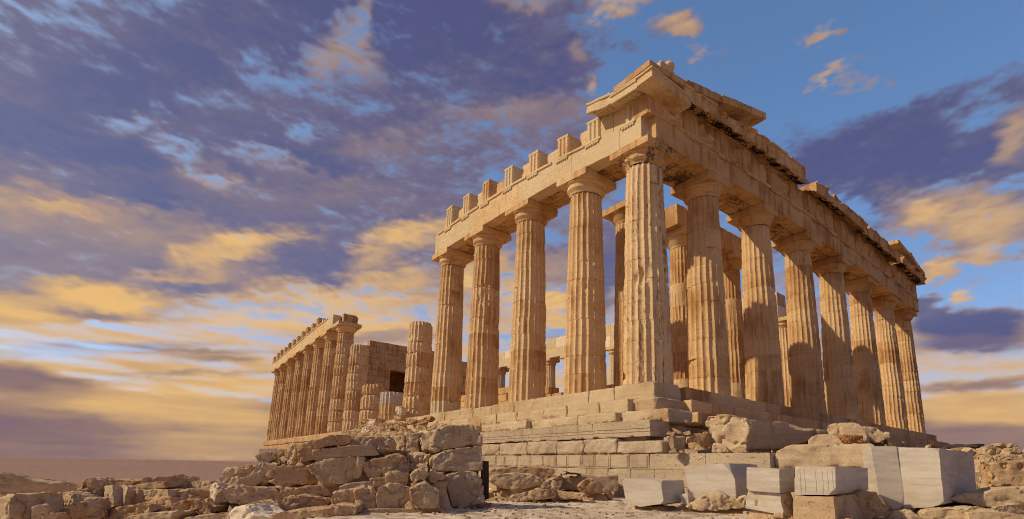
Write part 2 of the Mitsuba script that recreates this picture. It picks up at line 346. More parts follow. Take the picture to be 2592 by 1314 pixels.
ER = [.97, .91, .91, .91, .90, .85, .82, .78]

# ------------------------------------------------------------------ the temple
TEMPLE = 'temple'
tag(TEMPLE, 'large ruined marble temple with fluted columns, a broken entablature and a stepped platform', 'temple')

def drum(r, z0, z1, seed, per=6, dz=0.16, dmg=1.0, cx=0.0, cy=0.0, H=9.6, bite=0.0, gouges=()):
    """one fluted drum: r(z) gives the arris radius"""
    rng = np.random.default_rng(seed)
    k = max(2, int(round((z1 - z0) / dz)))
    zz = np.r_[z0, z0 + 0.012, np.linspace(z0 + 0.03, z1 - 0.03, k), z1 - 0.012, z1]
    nf = 20
    u = np.linspace(0, 1, per + 1)
    off = rng.normal(0, 0.006, 2); turn = rng.normal(0, 0.012)
    vs, fs, n = [], [], 0
    th = (np.arange(nf)[:, None] + u[None, :]) * 2 * np.pi / nf + turn          # nf x per+1
    R = r(zz)[:, None, None]
    prof = 1 - (2 * u - 1) ** 2
    depth = 0.088 * R / 0.95
    ux, uy = np.cos(th), np.sin(th)
    base = np.stack([np.broadcast_to(ux, (len(zz),) + th.shape) * R, np.broadcast_to(uy, (len(zz),) + th.shape) * R, np.broadcast_to(zz[:, None, None], (len(zz),) + th.shape)], -1)
    wp = base + np.array([cx, cy, 0]) + seed % 13 * 0.37
    edge = np.abs(2 * u - 1) ** 4
    chips = 0.05 * sstep(0.58, 0.80, fb(wp, 2.6, 5, 3)) * edge + 0.016 * sstep(0.55, 0.75, fb(wp, 9, 6, 2)) * edge
    goug = 0.13 * sstep(0.70, 0.84, fb(wp, 0.95, 7, 3)) + 0.012 * (fb(wp, 2.2, 9, 3) - .5)
    for ga, gz, gr, gd in gouges:
        dd = ((((th - ga + np.pi) % (2 * np.pi)) - np.pi) * R) ** 2 + ((zz[:, None, None] - gz) * .9) ** 2
        goug = goug + gd * sstep(1, .2, np.sqrt(dd) / gr + .9 * (fb(wp, 4, 15, 3) - .5))
    rad = R - depth * prof - dmg * chips - dmg * goug
    if bite:
        end = np.minimum(zz - z0, z1 - zz)[:, None, None]
        rad = rad - bite * sstep(0.25, 0.0, end) * sstep(0.40, 0.62, fb(wp, 1.6, 13, 3))
    groove = np.zeros(len(zz)); groove[[0, -1]] = 0.013
    rad = rad - groove[:, None, None]
    P = np.stack([ux * rad + cx + off[0], uy * rad + cy + off[1], base[..., 2]], -1)  # z, nf, per+1
    nz, idx = len(zz), np.arange(len(zz) * nf * (per + 1)).reshape(len(zz), nf, per + 1)
    q = np.stack([idx[:-1, :, :-1], idx[:-1, :, 1:], idx[1:, :, 1:], idx[1:, :, :-1]], -1).reshape(-1, 4)
    v = P.reshape(-1, 3); f = np.vstack([q[:, [0, 1, 2]], q[:, [0, 2, 3]]])
    caps = []
    for i, up in ((0, False), (nz - 1, True)):
        ring = P[i, :, :-1].reshape(-1, 3); m = len(ring)
        c = ring.mean(0); 
        tri = np.stack([np.full(m, m), np.arange(m), (np.arange(m) + 1) % m], -1)
        caps.append((np.vstack([ring, c]), tri if up else tri[:, ::-1]))
    return join((v, f), *caps)

def capital(line, t, zn, half, rn, seed, bite=0.02, smooth_r=None):
    """necking, echinus and abacus; local heights"""
    z1 = 10.43; za = z1 - 0.35
    prof = [(rn - .02, zn), (rn + .0, zn + .05), (rn + .015, zn + .09), (rn + .05, zn + .13), (rn + .13, zn + .22), (half * .86, za - .12), (half * .955, za - .05), (half * .965, za - .015), (half * .93, za)]
    m = 48; a = np.arange(m) * 2 * np.pi / m
    P = np.array([[(r * math.cos(x) + t, r * math.sin(x), z) for x in a] for r, z in prof])
    P = P.reshape(-1, 3)
    P = shake(P, bite, 2.0, seed)
    idx = np.arange(len(prof) * m).reshape(len(prof), m); nx = np.roll(idx, -1, 1)
    q = np.stack([idx[:-1], nx[:-1], nx[1:], idx[1:]], -1).reshape(-1, 4)
    bell = (P, np.vstack([q[:, [0, 1, 2]], q[:, [0, 2, 3]]]))
    ab = worn_box((t - half, -half, za), (t + half, half, z1 - .004), .25, .012, .05 + 2 * bite, seed)
    return join(bell, ab)

def column(line, t, r0, seed, drums=11, upto=None, mats=('gold_a', 'gold_b', 'gold_a', 'gold_c'), cap=True, per=6, dz=.16, half=None, label=None, z0=0.0, dmg=1.0, new=(), off=0.0, capmat=None, bite=0.0, ends=None, gouges=(), newmat='pale'):
    rng = np.random.default_rng(seed)
    k = key_for(TEMPLE + '__column')
    if label: tag(k, label)
    H = 9.55
    r = lambda z: r0 * (1 - 0.222 * np.clip(z / H, 0, 1) ** 1.25)
    cuts = np.linspace(z0, H, drums + 1) if ends is None else np.array(ends, float)
    if ends is None: cuts[1:-1] += rng.normal(0, .05, drums - 1)
    for i in range(len(cuts) - 1):
        if upto is not None and cuts[i] >= upto - .1: break
        b = cuts[i + 1] if upto is None else min(cuts[i + 1], upto)
        m = drum(r, cuts[i], b, seed * 40 + i, per, dz, dmg, t, off, H, bite if ends is not None else 0, gouges)
        mat = newmat if i in new else mats[int(rng.integers(len(mats)))]
        part(k, 'drum', line.world(m), mat)
    if cap:
        part(k, 'capital', line.world(capital(line, t, H, half or r0 * 1.05, r0 * .778, seed, .06 if seed == 1 else .02)), capmat or mats[int(rng.integers(len(mats)))], 30)
    return k

GOLD = ('gold_a', 'gold_a', 'gold_a', 'gold_c', 'gold_a', 'gold_b')
EASTM = (('gold_a', 'gold_b', 'gold_a'), ('gold_a', 'gold_a', 'gold_b'), ('gold_b', 'gold_b', 'gold_b', 'gold_a'), ('gold_a', 'gold_b', 'gold_a'))
column(LS, 0.03, .965, 1, mats=('gold_corner',), capmat='crust_gold', per=8, dz=.09, gouges=((2.05, 4.45, .42, .13), (2.75, 5.4, .2, .06)), label='fluted corner column with a deep gouge halfway up its shaft')
for i in range(1, 5):
    column(LS, SX[i], .965, 1 + i, mats=GOLD, half=1.03, per=8, dz=.10, new=(0,) if i == 4 else (), gouges=(((2.3, 4.9, .22, .09),), ((1.9, 2.2, .2, .05),), ((2.6, 6.6, .35, .10), (2.2, 6.2, .3, .08)), ())[i - 1])
column(LS, SX[5], .965, 7, cap=False, ends=[-.15, .68, 1.57, 2.47, 3.57, 4.53, 5.32, 6.75], bite=.10, dz=.1, label='tall broken column stump without a capital')
column(LS, SX[6], .965, 8, cap=False, ends=[-.15, .55, 1.34, 2.24], new=(2,), newmat='wm', dz=.1, dmg=.6, label='low column stump topped by a new greyish white drum')
column(LS, SX[7], .965, 9, cap=False, ends=[-.1, .45, 1.3, 2.42, 3.34], bite=.16, dz=.1, label='low column stump of eroded brown drums, left of the greyish white drum')
column(LS, SX[8], .965, 10, cap=False, ends=[-.3, .6, 1.5, 2.4, 3.3, 4.2, 4.9, 5.6, 6.5, 7.45], bite=.08, dz=.12, dmg=1.2, label='tall eroded column shaft without a capital left of the stumps')
column(LS, SX[9], .965, 11, bite=.09, ends=np.linspace(-.3, 9.55, 10), dz=.12, dmg=1.3, half=1.12, label='eroded column whose capital carries a broken architrave end')
for i in range(10, 17):
    column(LS, SX[i], .965 if i < 13 else .93, 2 + i, mats=('gold_b', 'gold_a', 'gold_b'), per=5, dz=.25, z0=-.3, half=1.05)
for i in range(1, 8):
    column(LE, EY[i], ER[i], 30 + i, mats=EASTM[(i - 1) % 4], capmat='gold_b', per=7, dz=.12, half=ER[i] * 1.14)

# --- architrave: outer beams in blocks from column to column, a dark crusted beam behind
ARCH = TEMPLE + '__architrave'
def beams(line, cuts, d0, d1, inner, mat, seed, crust='crust', res=.35, name=ARCH):
    for i in range(len(cuts) - 1):
        a, b = cuts[i] + .004, cuts[i + 1] - .004
        part(name, 'block', line.world(worn_box((a, d0, 10.43), (b, d1, 11.78), res, .012, .06, seed + i)), mat[i % len(mat)])
        for q in inner:
            part(name, 'inner_beam', line.world(worn_box((a + .05, q[0], 10.44), (b - .05, q[1], 11.76), .5, .015, .06, seed + 50 + i)), crust)
beams(LS, [-.62, .55, 3.5, 7.7, 11.95, 17.0], .30, .95, ((-.33, .27), (-.95, -.36)), ('pale', 'pale', 'pale', 'gold_c', 'pale'), 300, 'crust_gold')
beams(LE, [-.55, .62, 1.75, 4.21, 9.21, 14.2, 19.08, 24.12, 29.2, 34.6], .36, 1.04, ((-.33, .33), (-.95, -.36)), ('gold_b', 'gold_b', 'gold_b', 'gold_b', 'gold_b', 'gold_b', 'gold_b'), 330)
beams(LS, [38.8, 41.4, 45.45, 49.4, 53.4, 57.4, 61.4, 65.6], .2, .95, ((-.95, .1),), ('pale', 'gold_c', 'pale'), 360, 'gold_b', .6)
# broken corner: a rough splintered core stone shows where both faces have split off
def splinter(lo, hi, seed, cut, amp=.06):
    v, f = worn_box(lo, hi, .12, .05, .16, seed, amp)
    return cut(v), f
def corner_cut(v):
    s = np.clip((-v[:, 0] * .72 + v[:, 1] * .72) - (.98 - .26 * (v[:, 2] - 10.43)), 0, None)
    v = v.copy(); v[:, 0] += s * .72 * .8; v[:, 1] -= s * .72 * .8
    return v
part(ARCH, 'block', LS.world(splinter((-1.02, .05, 10.45), (-.60, .93, 11.9), 391, corner_cut)), 'gold_c', 40)
part(ARCH, 'block', LS.world(splinter((-1.0, -.6, 10.45), (-.50, .1, 11.77), 392, lambda v: v)), 'crust', 40)

# --- mouldings: taenia strips, regulae with guttae
FRZ = TEMPLE + '__frieze'
def strip(line, a, b, face, mat, seed):
    part(ARCH, 'taenia', line.world(worn_box((a, face - .02, 11.66), (b, face + .07, 11.80), .14, .01, .07, seed, .006)), mat)
def regula(line, t, w, face, mat, seed, n=6):
    ms = [worn_box((t - w / 2, face - .02, 11.57), (t + w / 2, face + .06, 11.655), .2, .006, .02, seed, 0)]
    for j in range(n):
        x = t - w / 2 + (j + .5) * w / n
        ms.append(plain_box((x - .045, face, 11.50), (x + .045, face + .055, 11.572)))
    part(ARCH, 'regula', line.world(join(*ms)), mat)

def triglyph(line, t, w, d0, d1, z0, z1, mat, seed, name='triglyph', rough=.005):
    """plan with two full grooves and a half groove at each edge, extruded upward, a plain band on top"""
    g, s = .085, w / 12.0
    xs = [0, s, 2 * s, 3 * s, 4 * s, 5 * s, 6 * s, 7 * s, 8 * s, 9 * s, 10 * s, 11 * s, 12 * s]
    ys = [-g, 0, 0, -g, 0, 0, 0, 0, -g, 0, 0, 0, -g]
    xs = [0, .9 * s, 3.1 * s, 4 * s, 4.9 * s, 7.1 * s, 8 * s, 8.9 * s, 11.1 * s, 12 * s]
    ys = [-g, 0, 0, -g, 0, 0, -g, 0, 0, -g]
    poly = [(x - w / 2 + t, d1 + y) for x, y in zip(xs, ys)] + [(t + w / 2, d0), (t - w / 2, d0)]
    top = z1 - .15
    body = extrude(poly, top - z0, ((1, 0, 0), (0, 1, 0), (0, 0, 1)), (0, 0, z0), .3, seed, rough)
    band = worn_box((t - w / 2, d0 + .005, top + .001), (t + w / 2, d1 + .012, z1), .2, .012, .06, seed)
    return part(FRZ, name, line.world(join(body, band)), mat, 25)

# south flank: free standing triglyph blocks with rough backing stones between them
TR = [1.75, 3.78, 6.05, 8.26, 10.55, 12.78, 14.92]
for i, x in enumerate(TR):
    w = .80
    triglyph(LS, x + .38, w, .0, .93, 11.80, 13.14, ('pale', 'gold_a', 'gold_c')[i % 3], 400 + i)
    regula(LS, x + .38, .85, .95, 'pale', 420 + i)
    wob = (.15, .35, .20, .38, .22, .45, .30)[i]
    a, b = x + .80, (TR[i + 1] - (.62, .5, .58, .45, .6, .5)[i] if i < 6 else 16.4)
    v, f = worn_box((a, -.15, 11.80), (b, .72, 13.1 - wob), .16, .06, .28, 440 + i, .03)
    part(FRZ, 'backing_stone', LS.world((v, f)), ('gold_a', 'pale', 'gold_c')[i % 3], 50)
strip(LS, 1.6, 2.62, .95, 'pale', 460)
for i, (a, b) in enumerate(((2.64, 4.4), (4.9, 6.9), (6.95, 9.2), (9.25, 11.3), (11.6, 13.6), (13.7, 16.6))): strip(LS, a, b, .95, ('pale', 'gold_c')[i % 2], 461 + i)
strip(LS, -.35, .5, .95, 'pale', 470); regula(LS, .06, .7, .95, 'pale', 471, 5)
# corner triglyphs and the metope between corner and first triglyph
triglyph(LS, -.20, .95, .1, .93, 11.80, 13.14, 'pale', 480)
part(FRZ, 'metope', LS.world(worn_box((.31, .2, 11.80), (.98, .82, 13.1), .2, .012, .05, 481)), 'gold_c')
part(FRZ, 'metope', LS.world(worn_box((.985, .2, 11.80), (1.72, .84, 13.1), .2, .012, .05, 482)), 'pale')
part(FRZ, 'corner_stone', LS.world(worn_box((-1.0, -.5, 11.95), (-.69, .90, 13.1), .12, .03, .15, 483, .02)), 'gold_a', 40)
# east front: fifteen triglyphs, battered metopes with reliefs worn to lumps
n_tr = 15
ET = np.linspace(-.45, 34.1, n_tr)
for i, y in enumerate(ET):
    triglyph(LE, y, 1.0, .2, 1.03, 11.80, 13.13, ('gold_b', 'gold_b', 'gold_b')[i % 3], 500 + i, rough=.007)
    if i: regula(LE, y, 1.0, 1.04, 'gold_b', 520 + i)
    if i < n_tr - 1:
        a, b = y + .505, ET[i + 1] - .505
        v, f = worn_box((a, .2, 11.80), (b, .90, 13.12), .07, .01, .02, 540 + i, .0)
        fr = v[:, 1] > .8
        m = sstep(a + .1, a + .3, v[:, 0]) * sstep(b - .1, b - .3, v[:, 0]) * sstep(11.9, 12.1, v[:, 2]) * sstep(13.05, 12.85, v[:, 2])
        v[fr, 1] += (m * (.16 * sstep(.45, .72, fb(v, 1.9, 560 + i, 3)) + .05 * fb(v, 6, 580 + i, 2)))[fr]
        part(FRZ, 'metope', LE.world((v, f)), ('gold_a', 'gold_b', 'gold_b')[i % 3])
        strip(LE, y - .5, ET[i + 1] - .5, 1.04, ('gold_b', 'gold_a')[i % 2], 600 + i)
# frieze backers
beams(LE, [-.5, 4.2, 9.2, 14.2, 19.1, 24.1, 29.2, 34.3], -.9, .19, (), ('crust',), 640, name=FRZ + '_backer') if False else None
for i, (a, b) in enumerate(zip([-.5, 4.2, 9.2, 14.2, 19.1, 24.1, 29.2], [4.2, 9.2, 14.2, 19.1, 24.1, 29.2, 34.3])):
    part(FRZ, 'backing_stone', LE.world(worn_box((a, -.9, 11.80), (b - .01, .19, 12.9), .5, .03, .15, 640 + i, .02)), 'gold_b')

# --- cornice: overhanging slabs with sloping soffits and mutules
COR = TEMPLE + '__cornice'
def geison(line, a, b, face, out, mat, seed, top=.34, drop=.28, mut=True, brk=0.0, zoff=0.0, soff=None):
    rng = np.random.default_rng(seed)
    z = 13.13 + zoff
    prof = [(-.5, z), (face + .02, z), (out - .10, z - drop + .06), (out - .09, z - drop), (out, z - drop), (out, z + top - .10), (out + .05, z + top - .09), (out + .06, z + top), (-.5, z + top)]
    v, f = extrude(prof, b - a - .008, ((0, 1, 0), (0, 0, 1), (1, 0, 0)), (a + .004, 0, 0), .22)
    if brk:
        k = v[:, 1] > face + .1
        v[k, 1] -= (brk * sstep(.42, .7, fb(v, 1.7, seed, 3)) * (v[:, 1] - face))[k]
        v[k, 2] += (.25 * brk * (fb(v, 3, seed + 3, 2) - .5))[k]
    v = shake(v, .006, 2.5, seed)
    if mut:
        w = min(.95, b - a - .25); c = (a + b) / 2
        m = [worn_box((c - w / 2, face + .10, -.07), (c + w / 2, out - .16, -.005), .3, .01, .03, seed, 0)]
        for i in range(5):
            for j in range(3):
                x, d = c - w / 2 + (i + .5) * w / 5, face + .18 + (out - face - .40) * (j + .3) / 2.6
                m.append(plain_box((x - .035, d - .035, -.11), (x + .035, d + .035, -.068)))
        mv, mf = join(*m)
        mv[:, 2] += z - (mv[:, 1] - face) / (out - .1 - face) * (drop - .06)
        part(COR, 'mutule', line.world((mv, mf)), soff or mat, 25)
        if soff:  # thin crusted slab added to darken the shade below the overhang
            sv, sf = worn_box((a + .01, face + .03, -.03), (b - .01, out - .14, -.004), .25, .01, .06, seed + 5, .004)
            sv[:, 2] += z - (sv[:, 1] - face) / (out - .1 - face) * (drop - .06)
            part(COR, 'shade_soffit', line.world((sv, sf)), soff)
    part(COR, 'block', line.world((v, f)), mat, 40)
# south return at the corner
geison(LS, -.98, .42, .95, 1.62, 'pale', 701, top=.14, drop=.33)
geison(LS, .42, 1.83, .95, 1.62, 'pale', 702, top=.30, drop=.22, brk=.08)
# the corner stone itself joins both sides
cs = extrude([(-1.72, -.9), (-1.72, 1.62), (-.985, 1.62), (-.985, -.9)], .44, ((1, 0, 0), (0, 1, 0), (0, 0, 1)), (0, 0, 12.86), .2, 705, .01)
part(COR, 'block', LS.world(cs), 'gold_c', 25)
lip = worn_box((-1.78, -.9, 13.245), (.42, 1.69, 13.32), .25, .01, .03, 706)
part(COR, 'sima', LS.world(lip), 'pale')
eb = np.r_[np.arange(.55, 12.0, 1.19), 12.35]
for i in range(len(eb) - 1):
    geison(LE, eb[i], eb[i + 1], 1.04, 1.70, ('gold_a', 'gold_b', 'gold_b', 'gold_a')[i % 4], 710 + i, top=.38 + .1 * (i > 3) , drop=.24, brk=(.15, .5, .6, .3, .3, .25, .4, .2, .35, .3, .4)[i % 11], soff='shade_soffit')
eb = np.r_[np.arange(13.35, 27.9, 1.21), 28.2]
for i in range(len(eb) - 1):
    geison(LE, eb[i], eb[i + 1], 1.04, 1.70, ('gold_b', 'gold_b', 'gold_b')[i % 3], 740 + i, top=.26 + .06 * (i % 2), drop=.32, brk=(.2, .35, .15, .4, .25)[i % 5], soff='shade_soffit')
geison(LE, 28.9, 31.6, 1.04, 1.74, 'gold_b', 770, top=.42, drop=.10, brk=.2, soff='shade_soffit')
geison(LE, 31.6, 34.9, 1.04, 1.74, 'gold_b', 771, top=.42, drop=.10, brk=.3, soff='shade_soffit')
# --- remains of the gable: tympanum stones and raking slabs
GAB = TEMPLE + '__gable'
def raking(a, b, za, zb, th, d0, d1, mat, seed, brk=.05):
    v, f = worn_box((a, d0, 0), (b, d1, th), .2, .015, brk, seed, .012)
    s = (v[:, 0] - a) / (b - a); v = v.copy(); v[:, 2] += za + (zb - za) * s
    w = np.stack([v[:, 1], v[:, 0], v[:, 2]], -1)
    part(GAB, 'raking_slab', fixed(w, f, -1), mat)
raking(-1.7, .85, 12.02, 12.46, .28, -.2, 1.68, 'gold_b', 801, .10)
raking(.80, 3.42, 12.50, 13.18, .40, .0, 1.66, 'gold_b', 802, .14)
raking(3.45, 4.84, 13.18, 13.62, .38, .1, 1.70, 'gold_b', 803, .06)
raking(4.86, 6.15, 13.62, 14.00, .36, .1, 1.70, 'gold_b', 804, .05)
raking(6.16, 7.60, 14.0, 14.40, .36, .1, 1.70, 'gold_a', 805, .04)
raking(28.2, 31.0, 14.25, 13.95, .32, .1, 1.68, 'gold_b', 806, .12)
raking(30.9, 34.7, 14.0, 13.25, .36, .1, 1.70, 'gold_b', 807, .20)
for i, (a, b, z0, z1, d0, d1) in enumerate(((.5, 1.9, 12.45, 12.62, .1, .9), (1.9, 3.0, 12.5, 13.05, -.1, .75), (3.0, 3.55, 12.6, 13.22, .2, 1.25), (4.3, 4.75, 12.65, 13.5, .2, 1.2), (4.8, 6.3, 12.7, 13.35, .0, .55), (6.0, 7.05, 12.75, 14.02, .15, 1.05), (7.05, 7.75, 12.8, 13.35, .2, 1.0), (7.9, 8.35, 13.1, 13.62, .6, 1.2), (28.4, 30.8, 13.3, 14.25, -.1, .8), (30.8, 32.6, 13.2, 14.0, .0, .9), (32.6, 33.8, 13.2, 13.6, .0, .9), (29.2, 30.2, 13.25, 13.7, .9, 1.6))):
    v, f = worn_box((d0, a, z0), (d1, b, z1), .14, .03, .16, 820 + i, .03)
    part(GAB, 'tympanum_stone', (v, f), ('gold_b', 'gold_b')[i % 2], 50)
# lion head block beside the corner
lh = worn_box((.95, -.85, 12.45), (1.55, .10, 12.86), .1, .03, .10, 850, .02)
hd = trimesh.creation.icosphere(subdivisions=3, radius=.27); hv = shake(hd.vertices * [1.15, .95, .95] + [1.28, -.08, 13.08], .07, 4, 851)
mz = worn_box((1.0, -.70, 12.82), (1.5, -.10, 13.05), .08, .06, .12, 852, .04)
part(GAB, 'lion_head', join(lh, mz, (hv, np.array(hd.faces))), 'gold_c', 50)
for i, (y, z) in enumerate(((31.6, 14.25), (32.0, 14.15), (33.4, 13.85))):
    part(GAB, 'broken_edge', worn_box((.9, y, z - .2), (1.6, y + .42, z + .35 - .1 * i), .12, .05, .2, 860 + i, .05), 'gold_b', 50)

# --- stepped platform
PLT = TEMPLE + '__platform'
EDGE = 1.13
rngp = np.random.default_rng(5)
part(PLT, 'core', worn_box((-27.5, -1.0, -2.4), (.95, 34.6, -.03), 4, .02, 0, 0, 0), 'gold_b')
tops, offs = [0.0, -.62, -1.17], [0.0, .70, 1.40]
for s in range(3):
    z1, z0, e = tops[s], (tops[s + 1] if s < 2 else -1.62) , EDGE + offs[s]
    # south run
    x = e
    while x > -27:
        w = rngp.uniform(1.1, 2.1)
        miss = (s == 1 and x > .9)
        dz = rngp.uniform(-.025, .01); back = EDGE - 1.6 + offs[s]
        yo = -e + (rngp.uniform(0, .05)) + (.55 if miss else 0)
        if s == 2 and rngp.random() < .18: yo += .25
        xa = x - (.55 if miss else 0)
        part(PLT, 'step_block', worn_box((x - w + .003, yo, z0), (xa, -back, z1 + dz), .16, .015, (.18, .28, .34)[s], 900 + int(x * 10) + s * 7, .035), 'step')
        x -= w
    if s == 0: part(PLT, 'step_course', worn_box((-66.0, -e + .1, z0 - .3), (x, -EDGE + 1.6, z1 - .3), .5, .05, .3, 940 + s), 'ra')
    # east run
    y = -e + 1.95
    while y < 34 + offs[s]:
        w = rngp.uniform(1.2, 1.7)
        xo = e - rngp.uniform(0, .03)
        part(PLT, 'step_block', worn_box((EDGE - 1.6 + offs[s], y + .006, z0), (xo, y + w, z1 + rngp.uniform(-.012, .006)), .2, .012, (.05, .12, .16)[s], 950 + int(y * 10) + s * 11, .008), ('gold_b', 'gold_a', 'gold_b')[int(rngp.integers(3))])
        y += w
# the dark broken core where the second step has lost its corner stone
part(PLT, 'broken_core', worn_box((-.2, -1.55, -1.16), (1.55, 1.2, -.63), .1, .12, .25, 990, .06), 'rb', 50)
part(PLT, 'core', worn_box((-66.2, -.9, -2.4), (-27.6, 34.6, -.33), 4, .02, 0, 0, 0), 'ra')

# --- foundation courses of the south side
FND = TEMPLE + '__foundation'
part(FND, 'fill', worn_box((-28, -2.70, -4.6), (2.0, 2.0, -1.64), 4, .02, 0, 0, 0), 'poros')
part(FND, 'fill', worn_box((1.9, -3.0, -4.6), (5.6, 20, -2.70), 4, .02, 0, 0, 0), 'poros')
rngf = np.random.default_rng(8)
x = 2.39
while x > -12:                                                    # moulded course: three fascias with two dark grooves
    w = rngf.uniform(1.3, 1.9) if x < 2.3 else .95
    a, b = x - w + .008, x
    prof = [(-2.0, -2.10), (-2.97, -2.10), (-2.97, -1.965), (-2.945, -1.955), (-2.975, -1.945), (-2.975, -1.865), (-2.95, -1.855), (-2.985, -1.845), (-3.0, -1.60), (-2.0, -1.60)]
    v, f = extrude(prof, b - a, ((0, 1, 0), (0, 0, 1), (1, 0, 0)), (a, 0, 0), .16, int(100 - x * 7), .012)
    part(FND, 'moulded_block', (v, f), 'poros', 25)
    x -= w
x = 2.95
while x > -12:                                                    # rough boss-faced course
    w = rngf.uniform(1.2, 2.5)
    if not (2.0 < x < 2.5):
        lo = -2.64; hi = -2.115 - rngf.uniform(0, .05) - (.12 if x > 2.2 else 0)
        v, f = worn_box((x - w + .006, -3.05, lo), (x - (0 if x < 2.6 else .05), -2.3, hi), .09, .05, .20, int(1200 + x * 9), .02)
        fr = v[:, 1] < -2.95
        v[fr, 1] -= (.22 * fb(v, 2.2, 77, 4) + .08 * fb(v, 7, 78, 2) - .11)[fr]
        part(FND, 'rough_block', (v, f), 'poros', 50)
    x -= w
for row, (z0, z1) in enumerate(((-3.11, -2.65), (-3.60, -3.115), (-4.2, -3.605))):   # smooth courses with drafted margins
    x = 6.15
    while x > -12:
        w = (rngf.uniform(.6, .95) if row == 0 else rngf.uniform(.75, 1.15)) if x < 3.2 else rngf.uniform(1.5, 2.2)
        y0 = -3.12
        ms = [worn_box((x - w + .005, y0, z0), (x - .005, -2.4, z1), .25, .010, .05, int(1300 + x * 11 + row))]
        if row == 0 and x < 3.2: ms.append(worn_box((x - w + .06, y0 - .022, z0 + .055), (x - .06, y0 + .05, z1 - .05), .3, .008, .015, int(1400 + x * 11)))
        part(FND, 'panel_block', join(*ms), 'poros', 30)
        x -= w

# --- inner porch: three columns with pieces of architrave, partly new stone
POR = 'porch'
LP = Line(lambda t, d: (-4.8 + d, t), curve([0, 40], [10.9, 11.6]), curve([0, 40], [12.2, 12.95]), curve([0, 40], [13.4, 14.2]))
column(LP, 4.45, .82, 60, mats=('gold_b', 'gold_b', 'gold_b'), capmat='gold_b', half=1.0, dz=.2, label='inner porch column standing free behind the corner column')
column(LP, 9.35, .80, 61, mats=('gold_b', 'gold_b'), capmat='gold_c', half=1.0, dz=.2, new=(), label='inner porch column patched with smooth new marble')
column(LP, 15.0, .80, 62, mats=('gold_b', 'gold_b'), capmat='gold_a', half=1.05, dz=.2, label='inner porch column with a fresh capital behind the second and third front columns')
for t, mz in ((9.35, ((1.2, 1.9), (3.4, 4.3), (6.0, 7.35))), (15.0, ((.9, 2.3), (5.6, 7.6)))):
    for a, b in mz:
        m = trimesh.creation.cylinder(radius=.80 - .018 * b, height=b - a, sections=40)
        v = np.array(m.vertices) + [t, 0, (a + b) / 2]
        part(TEMPLE + '__column_%03d' % taken[TEMPLE + '__column'] if t > 10 else TEMPLE + '__column_%03d' % (taken[TEMPLE + '__column'] - 1), 'new_drum', LP.world((v, np.array(m.faces))), 'gold_c', 30)
for i, (a, b) in enumerate(((7.9, 10.3), (10.31, 12.4), (12.41, 15.5))):
    part(ARCH, 'porch_block', LP.world(worn_box((a, -.8, 10.43), (b, .85, 11.78), .25, .02, .12, 1500 + i, .01)), ('gold_b', 'gold_c', 'gold_b')[i])
# ruined inner walls
CEL = TEMPLE + '__inner_wall'
def ruin_wall(x0, x1, y0, y1, z0, top, course, length, mat, seed, door=None, holder=None):
    holder = holder or CEL
    rng = np.random.default_rng(seed)
    z = z0; along = 0 if abs(x1 - x0) > abs(y1 - y0) else 1
    lo, hi = (x0, x1) if along == 0 else (y0, y1)
    while z < top(lo) + 8 and z < 15:
        p = lo - rng.uniform(0, length)
        while p < hi:
            w = length * rng.uniform(.7, 1.3); a, b = max(p, lo), min(p + w, hi); p += w
            if b - a < .15: continue
            if z + course * .5 > top((a + b) / 2): continue
            if door and z < door[2] and b > door[0] and a < door[1]:
                if a < door[0] - .3: b = door[0]
                elif b > door[1] + .3: a = door[1]
                else: continue
            jit = rng.uniform(-.04, .04)
            box = ((a + .008, y0 + jit, z), (b - .008, y1 + jit, z + course - .012)) if along == 0 else ((x0 + jit, a + .008, z), (x1 + jit, b - .008, z + course - .012))
            part(holder, 'stone', worn_box(*box, .5, .02, .14, int(rng.integers(9999)), .015), mat[int(rng.integers(len(mat)))])
        z += course
ruin_wall(-53, -52, 6.3, 26, -.2, lambda y: 13.2 if y > 7.4 and y < 20 else 12.4, .78, 1.9, ('gold_b', 'gold_b', 'gold_b'), 21, door=(10.75, 15.2, 9.4))
part(CEL, 'lintel', worn_box((-53.05, 9.9, 9.42), (-51.9, 16.0, 10.35), .4, .03, .12, 1601, .02), 'gold_b')
part(CEL, 'lintel', worn_box((-53.05, 9.0, 10.7), (-52.0, 16.2, 11.6), .4, .03, .12, 1602, .02), 'crust')
part(CEL, 'ceiling_slab', worn_box((-60, 6.4, 10.2), (-53.1, 26, 10.7), 2, .03, .1, 1603), 'gold_b')
for y in (6.4, 25.2): ruin_wall(-59, -53.1, y, y + .8, -.2, lambda x: 10.1, 2.0, 5, ('gold_b',), 26 + int(y), holder=TEMPLE + '__rear_wall')
ruin_wall(-60, -59, 4, 28, -.2, lambda y: 11.6, 2.0, 5, ('gold_b',), 22, door=(15.2, 16.6, 5.2), holder=TEMPLE + '__rear_wall')
ruin_wall(-50, -8.5, 25.2, 26.3, -.2, lambda x: 2.6 + 1.6 * math.sin(x * .55) + 1.2 * math.sin(x * 1.3), .8, 2.8, ('gold_b', 'rb'), 23, holder=TEMPLE + '__far_side_wall')
ruin_wall(-46, -8, 7.2, 8.2, -.2, lambda x: 1.2 - .07 * x + .35 * math.sin(x * 1.1) + .3 * math.sin(x * 2.7), .55, 1.9, ('gold_b', 'gold_b'), 24, holder=TEMPLE + '__near_side_wall')
ruin_wall(-6.2, -5.2, 8.4, 10.3, -.1, lambda y: 1.6, .6, 1.0, ('gold_b', 'gold_b'), 25)

